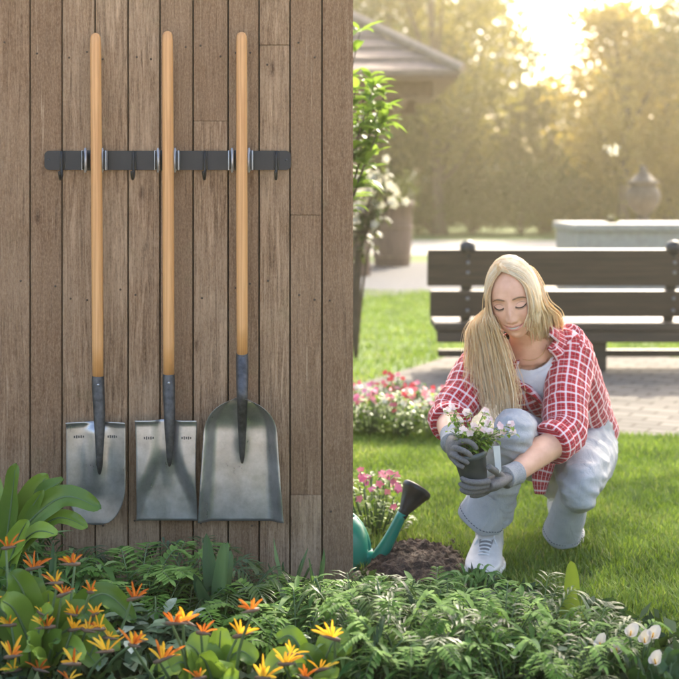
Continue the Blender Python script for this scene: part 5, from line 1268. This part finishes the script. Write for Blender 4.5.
for row in [
    # along the wall, left to right
    ('palm', 70, 3.62, 0.72, 'dark feathery palm under the round pointed shovel', None, 0.8),
    ('lance', 25, 3.58, 1.3, 'narrow leaved shrub at the far left behind the orange flowers'),
    ('lance', 62, 3.40, 1.25, 'narrow leaved shrub below the round pointed shovel tip', None, 0.95),
    ('lance', 96, 3.36, 1.2, 'narrow leaved shrub between the round and the square shovel, low down', None, 0.9),
    ('mid_fern', 38, 3.36, .95, 'mid green fern squeezed between the big paddle leaves and the flowers'),
    ('mid_fern', 118, 3.58, .95, 'mid green fern in front of the square shovel\'s left corner', None, 0.55),
    ('fern', 135, 3.42, 1.12, 'pale green fern with raised frond tips under the square shovel', None, 0.72),
    ('fern', 166, 3.55, 1.05, 'pale green fern between the square shovel and the scoop', None, 0.7),
    ('mid_fern', 152, 3.28, 1.0, 'mid green fern behind the topmost yellow flower of the centre clump', None, 0.7),
    ('palm', 200, 3.55, 0.8, 'dark feathery palm with drooping fronds right below the scoop shovel', None, 0.75),
    ('palm', 232, 3.42, 0.75, 'lower dark feathery palm below the right corner of the scoop', None, 0.7),
    ('mid_fern', 186, 3.30, .9, 'mid green fern in front of the drooping dark palm', None, 0.7),
    ('spear', 216, 3.36, 1.35, 'broad spear leaved plant standing in front of the dark palms'),
    ('spear', 290, 3.52, 1.15, 'dark spear leaved plant against the bare boards right of the scoop', None, 0.95),
    ('spear', 314, 3.5, 1.0, 'spear leaved plant with one leaf bending right near the wall\'s edge', None, 1.0),
    ('fern', 276, 3.34, 1.1, 'large pale fern left of the spear leaved plants by the bare boards', None, 0.5),
    ('fern', 312, 3.36, 1.05, 'large pale fern under the last boards before the wall ends', None, 0.55),
    ('fern', 345, 3.48, 0.85, 'pale fern at the foot of the wall\'s right edge', None, 0.5),
    ('mid_fern', 256, 3.22, .9, 'mid green fern behind the lone orange flower in the centre', None, 0.55),
    ('silver', 150, 3.12, 1.15, 'silver veined plant left of the centre bird of paradise leaves'),
    ('silver', 126, 3.06, 1.1, 'silver veined plant next to the flower clump at lower left'),
    ('silver', 172, 3.16, 1.0, 'silver veined plant right behind the tall yellow flower'),
    ('silver', 100, 3.20, 1.1, 'silver veined plant behind the orange and yellow flowers on the left'),
    ('spear', 54, 3.34, 1.25, 'single pale spear leaved plant standing among the left ferns'),
    ('lance', 330, 3.22, 1.15, 'narrow leaved shrub left of the wall edge, front row'),
    ('mid_fern', 298, 3.10, .85, 'mid green fern behind the yellow flowers right of centre'),
    # right of the wall
    ('fern', 352, 3.5, 0.6, 'pale fern in front of the green watering can', None, 0.6),
    ('lance', 362, 3.34, 0.8, 'narrow leaved shrub just right of the wall\'s foot'),
    ('mid_fern', 392, 3.42, .62, 'small mid green fern in front of the turned soil', None, 0.6),
    ('lance', 398, 3.26, 1.0, 'narrow leaved shrub below the turned soil'),
    ('fern', 388, 3.02, .95, 'pale fern at the bottom edge right of the wall'),
    ('lance', 422, 3.10, 1.05, 'narrow leaved shrub at the bottom edge, third from the wall'),
    ('mid_fern', 436, 3.44, .62, 'small mid green fern left of the white trainer'),
    ('lance', 446, 3.28, .95, 'narrow leaved shrub below and left of the white trainer'),
    ('mid_fern', 462, 3.00, .85, 'mid green fern at the bottom edge below the trainer'),
    ('lance', 482, 3.22, .95, 'narrow leaved shrub straight below the white trainer'),
    ('fern', 502, 3.08, .85, 'pale fern at the bottom, right of the trainer'),
    ('lance', 520, 3.26, .9, 'narrow leaved shrub below the woman\'s raised heel'),
    ('lance', 540, 3.02, 1.0, 'narrow leaved shrub at the bottom edge, left of the lime leaf'),
    ('mid_fern', 548, 3.22, .68, 'mid green fern just left of the lime leaf'),
    ('lance', 592, 3.10, .9, 'narrow leaved shrub between the lime leaf and the white lilies'),
    ('mid_fern', 612, 3.02, .7, 'mid green fern behind the white lilies'),
    ('fern', 410, 2.88, .85, 'pale fern cut by the bottom edge below the turned soil'),
    ('lance', 370, 2.90, 1.0, 'narrow leaved shrub cut by the bottom edge, right of the arching leaves'),
    ('mid_fern', 510, 2.86, .8, 'mid green fern cut by the bottom edge in the right half'),
    ('lance', 450, 2.84, .95, 'narrow leaved shrub cut by the bottom edge below the trainer'),
    ('fern', 566, 2.90, .75, 'pale fern cut by the bottom edge below the lime leaf'),
    ('silver', 404, 3.14, 1.0, 'silver veined plant with rounded leaves below the turned soil'),
    ('palm', 430, 2.96, .7, 'dark feathery palm in the middle of the ferns right of the wall'),
    ('spear', 378, 3.16, .9, 'spear leaved plant with upright blades just right of the wall, front'),
    ('spear', 498, 2.95, .8, 'spear leaved plant between the trainer and the lime leaf, near the bottom edge'),
    ('palm', 536, 3.14, .62, 'dark feathery palm left of the lime leaf'),
    ('silver', 470, 3.12, 1.0, 'silver veined plant below the strappy tuft'),
    ('palm', 590, 2.94, .6, 'dark feathery palm just left of the white lilies'),
    ('silver', 526, 2.92, 1.0, 'silver veined plant at the bottom edge in the right half'),
    ('spear', 412, 3.40, .7, 'small spear leaved plant at the edge of the turned soil'),
    ('palm', 356, 3.18, .7, 'dark feathery palm below the wall edge'),
    ('silver', 350, 3.02, 1.1, 'silver veined plant between the arching leaves and the wall\'s edge')]:
    place(*row)
o = thing('lime_leaved_plant', 'single upright lime green leaf between the lawn and the low ferns', 'plant', tuple(gp(570, 3.22))); mb = MB(); b0_ = gp(570, 3.22)
for tx, ty, dd, W_ in ((571, 561, .0, .050), (560, 600, -.03, .026), (582, 596, .03, .030)):
    t_ = P(tx, ty, 3.22 + dd); leaf_curve(mb, [b0_ + Vector((0, 0, -.02)), lerp(b0_, t_, .4), lerp(b0_, t_, .75) + Vector((.003, .006, 0)), t_], W_, rp_.random(), (.25, -1, .1), 16, lambda t: max(.02, (t + .05) ** .5 * max(0, 1 - t) ** .55 / .60), .07, .001)
mb.build('leaf_blades', l_lime, o)
# strappy tuft by the trainer
o = thing('grassy_tuft', 'striped strappy leaved tuft growing in front of the white trainer', 'plant', tuple(gp(476, 3.72))); mb = MB()
for k in range(26):
    a = rp_.uniform(0, 6.283); l = rp_.uniform(.06, .12); b0_ = gp(476, 3.72) + Vector((rp_.uniform(-.03, .03), rp_.uniform(-.02, .02), -.01)); t = b0_ + Vector((math.cos(a) * l, math.sin(a) * l * .8, rp_.uniform(.015, .07))); leaf_curve(mb, [b0_, lerp(b0_, t, .5) + Vector((0, 0, .045)), t], .008, rp_.random(), (0, -.5, .9), 8, None, .2)
mb.build('leaves', l_lance, o)
# arum lilies at the lower right
for i, (px, D, lab, fls, lvs) in enumerate([
    (610, 2.95, 'arum lily with two pale flowers left in the lower right corner', [(602, 644), (617, 650)], [(590, 660, .0, .05, .4), (620, 655, 0, .055, .4), (604, 668, -.06, .06, .3), (580, 676, -.03, .05, .5)]),
    (640, 2.93, 'arum lily with three open white flowers in the lower right corner', [(630, 633), (645, 640), (652, 635)], [(628, 655, .03, .055, .4), (658, 655, .0, .06, .4), (640, 668, -.06, .06, .3), (665, 672, -.03, .06, .5)]),
    (665, 2.90, 'arum lily with one white flower in the corner at the far right', [(656, 661)], [(648, 668, 0, .05, .4), (676, 650, .02, .06, .4), (688, 660, 0, .06, .4), (666, 678, -.06, .06, .3)])]):
    o = paddle_plant('arum_lily', lab, px, D, lvs, l_deep, 'white arum lilies at the lower right')
    for q, (x, y) in enumerate(fls):
        mb = MB(); t = P(x, y + 4, D - .02); mb.tube(resample([gp(px, D), lerp(gp(px, D), t, .6) + Vector((0, .01, .01)), t], 8), .003, 7, mi=0)
        n1, n2 = 14, 6; vs = []
        ax_ = Vector((rp_.uniform(-.5, .5), -.5, .8)).normalized(); u1 = ax_.orthogonal().normalized(); u2 = ax_.cross(u1)
        for k in range(n2 + 1):
            tt = k / n2; r = .0025 + .0115 * tt ** 1.5
            for j in range(n1 + 1):
                an = 5.6 * j / n1 - 2.8; tipx = 1 + .75 * tt ** 2 * math.exp(-(an / .55) ** 2); vs.append(t + ax_ * (.022 * tt - .005 * tt ** 3 * (abs(an) > 1.2)) + (u1 * math.cos(an) + u2 * math.sin(an)) * r * tipx)
        mb.add(vs, [(k * (n1 + 1) + j, k * (n1 + 1) + j + 1, (k + 1) * (n1 + 1) + j + 1, (k + 1) * (n1 + 1) + j) for k in range(n2) for j in range(n1)], .7, None, 1)
        mb.tube([t + ax_ * .004, t + ax_ * .019], [.0018, .0014], 7, mi=2); mb.build('flower', [l_stem, p_lily, p_yellow], o)
# low ground cover filling the bed
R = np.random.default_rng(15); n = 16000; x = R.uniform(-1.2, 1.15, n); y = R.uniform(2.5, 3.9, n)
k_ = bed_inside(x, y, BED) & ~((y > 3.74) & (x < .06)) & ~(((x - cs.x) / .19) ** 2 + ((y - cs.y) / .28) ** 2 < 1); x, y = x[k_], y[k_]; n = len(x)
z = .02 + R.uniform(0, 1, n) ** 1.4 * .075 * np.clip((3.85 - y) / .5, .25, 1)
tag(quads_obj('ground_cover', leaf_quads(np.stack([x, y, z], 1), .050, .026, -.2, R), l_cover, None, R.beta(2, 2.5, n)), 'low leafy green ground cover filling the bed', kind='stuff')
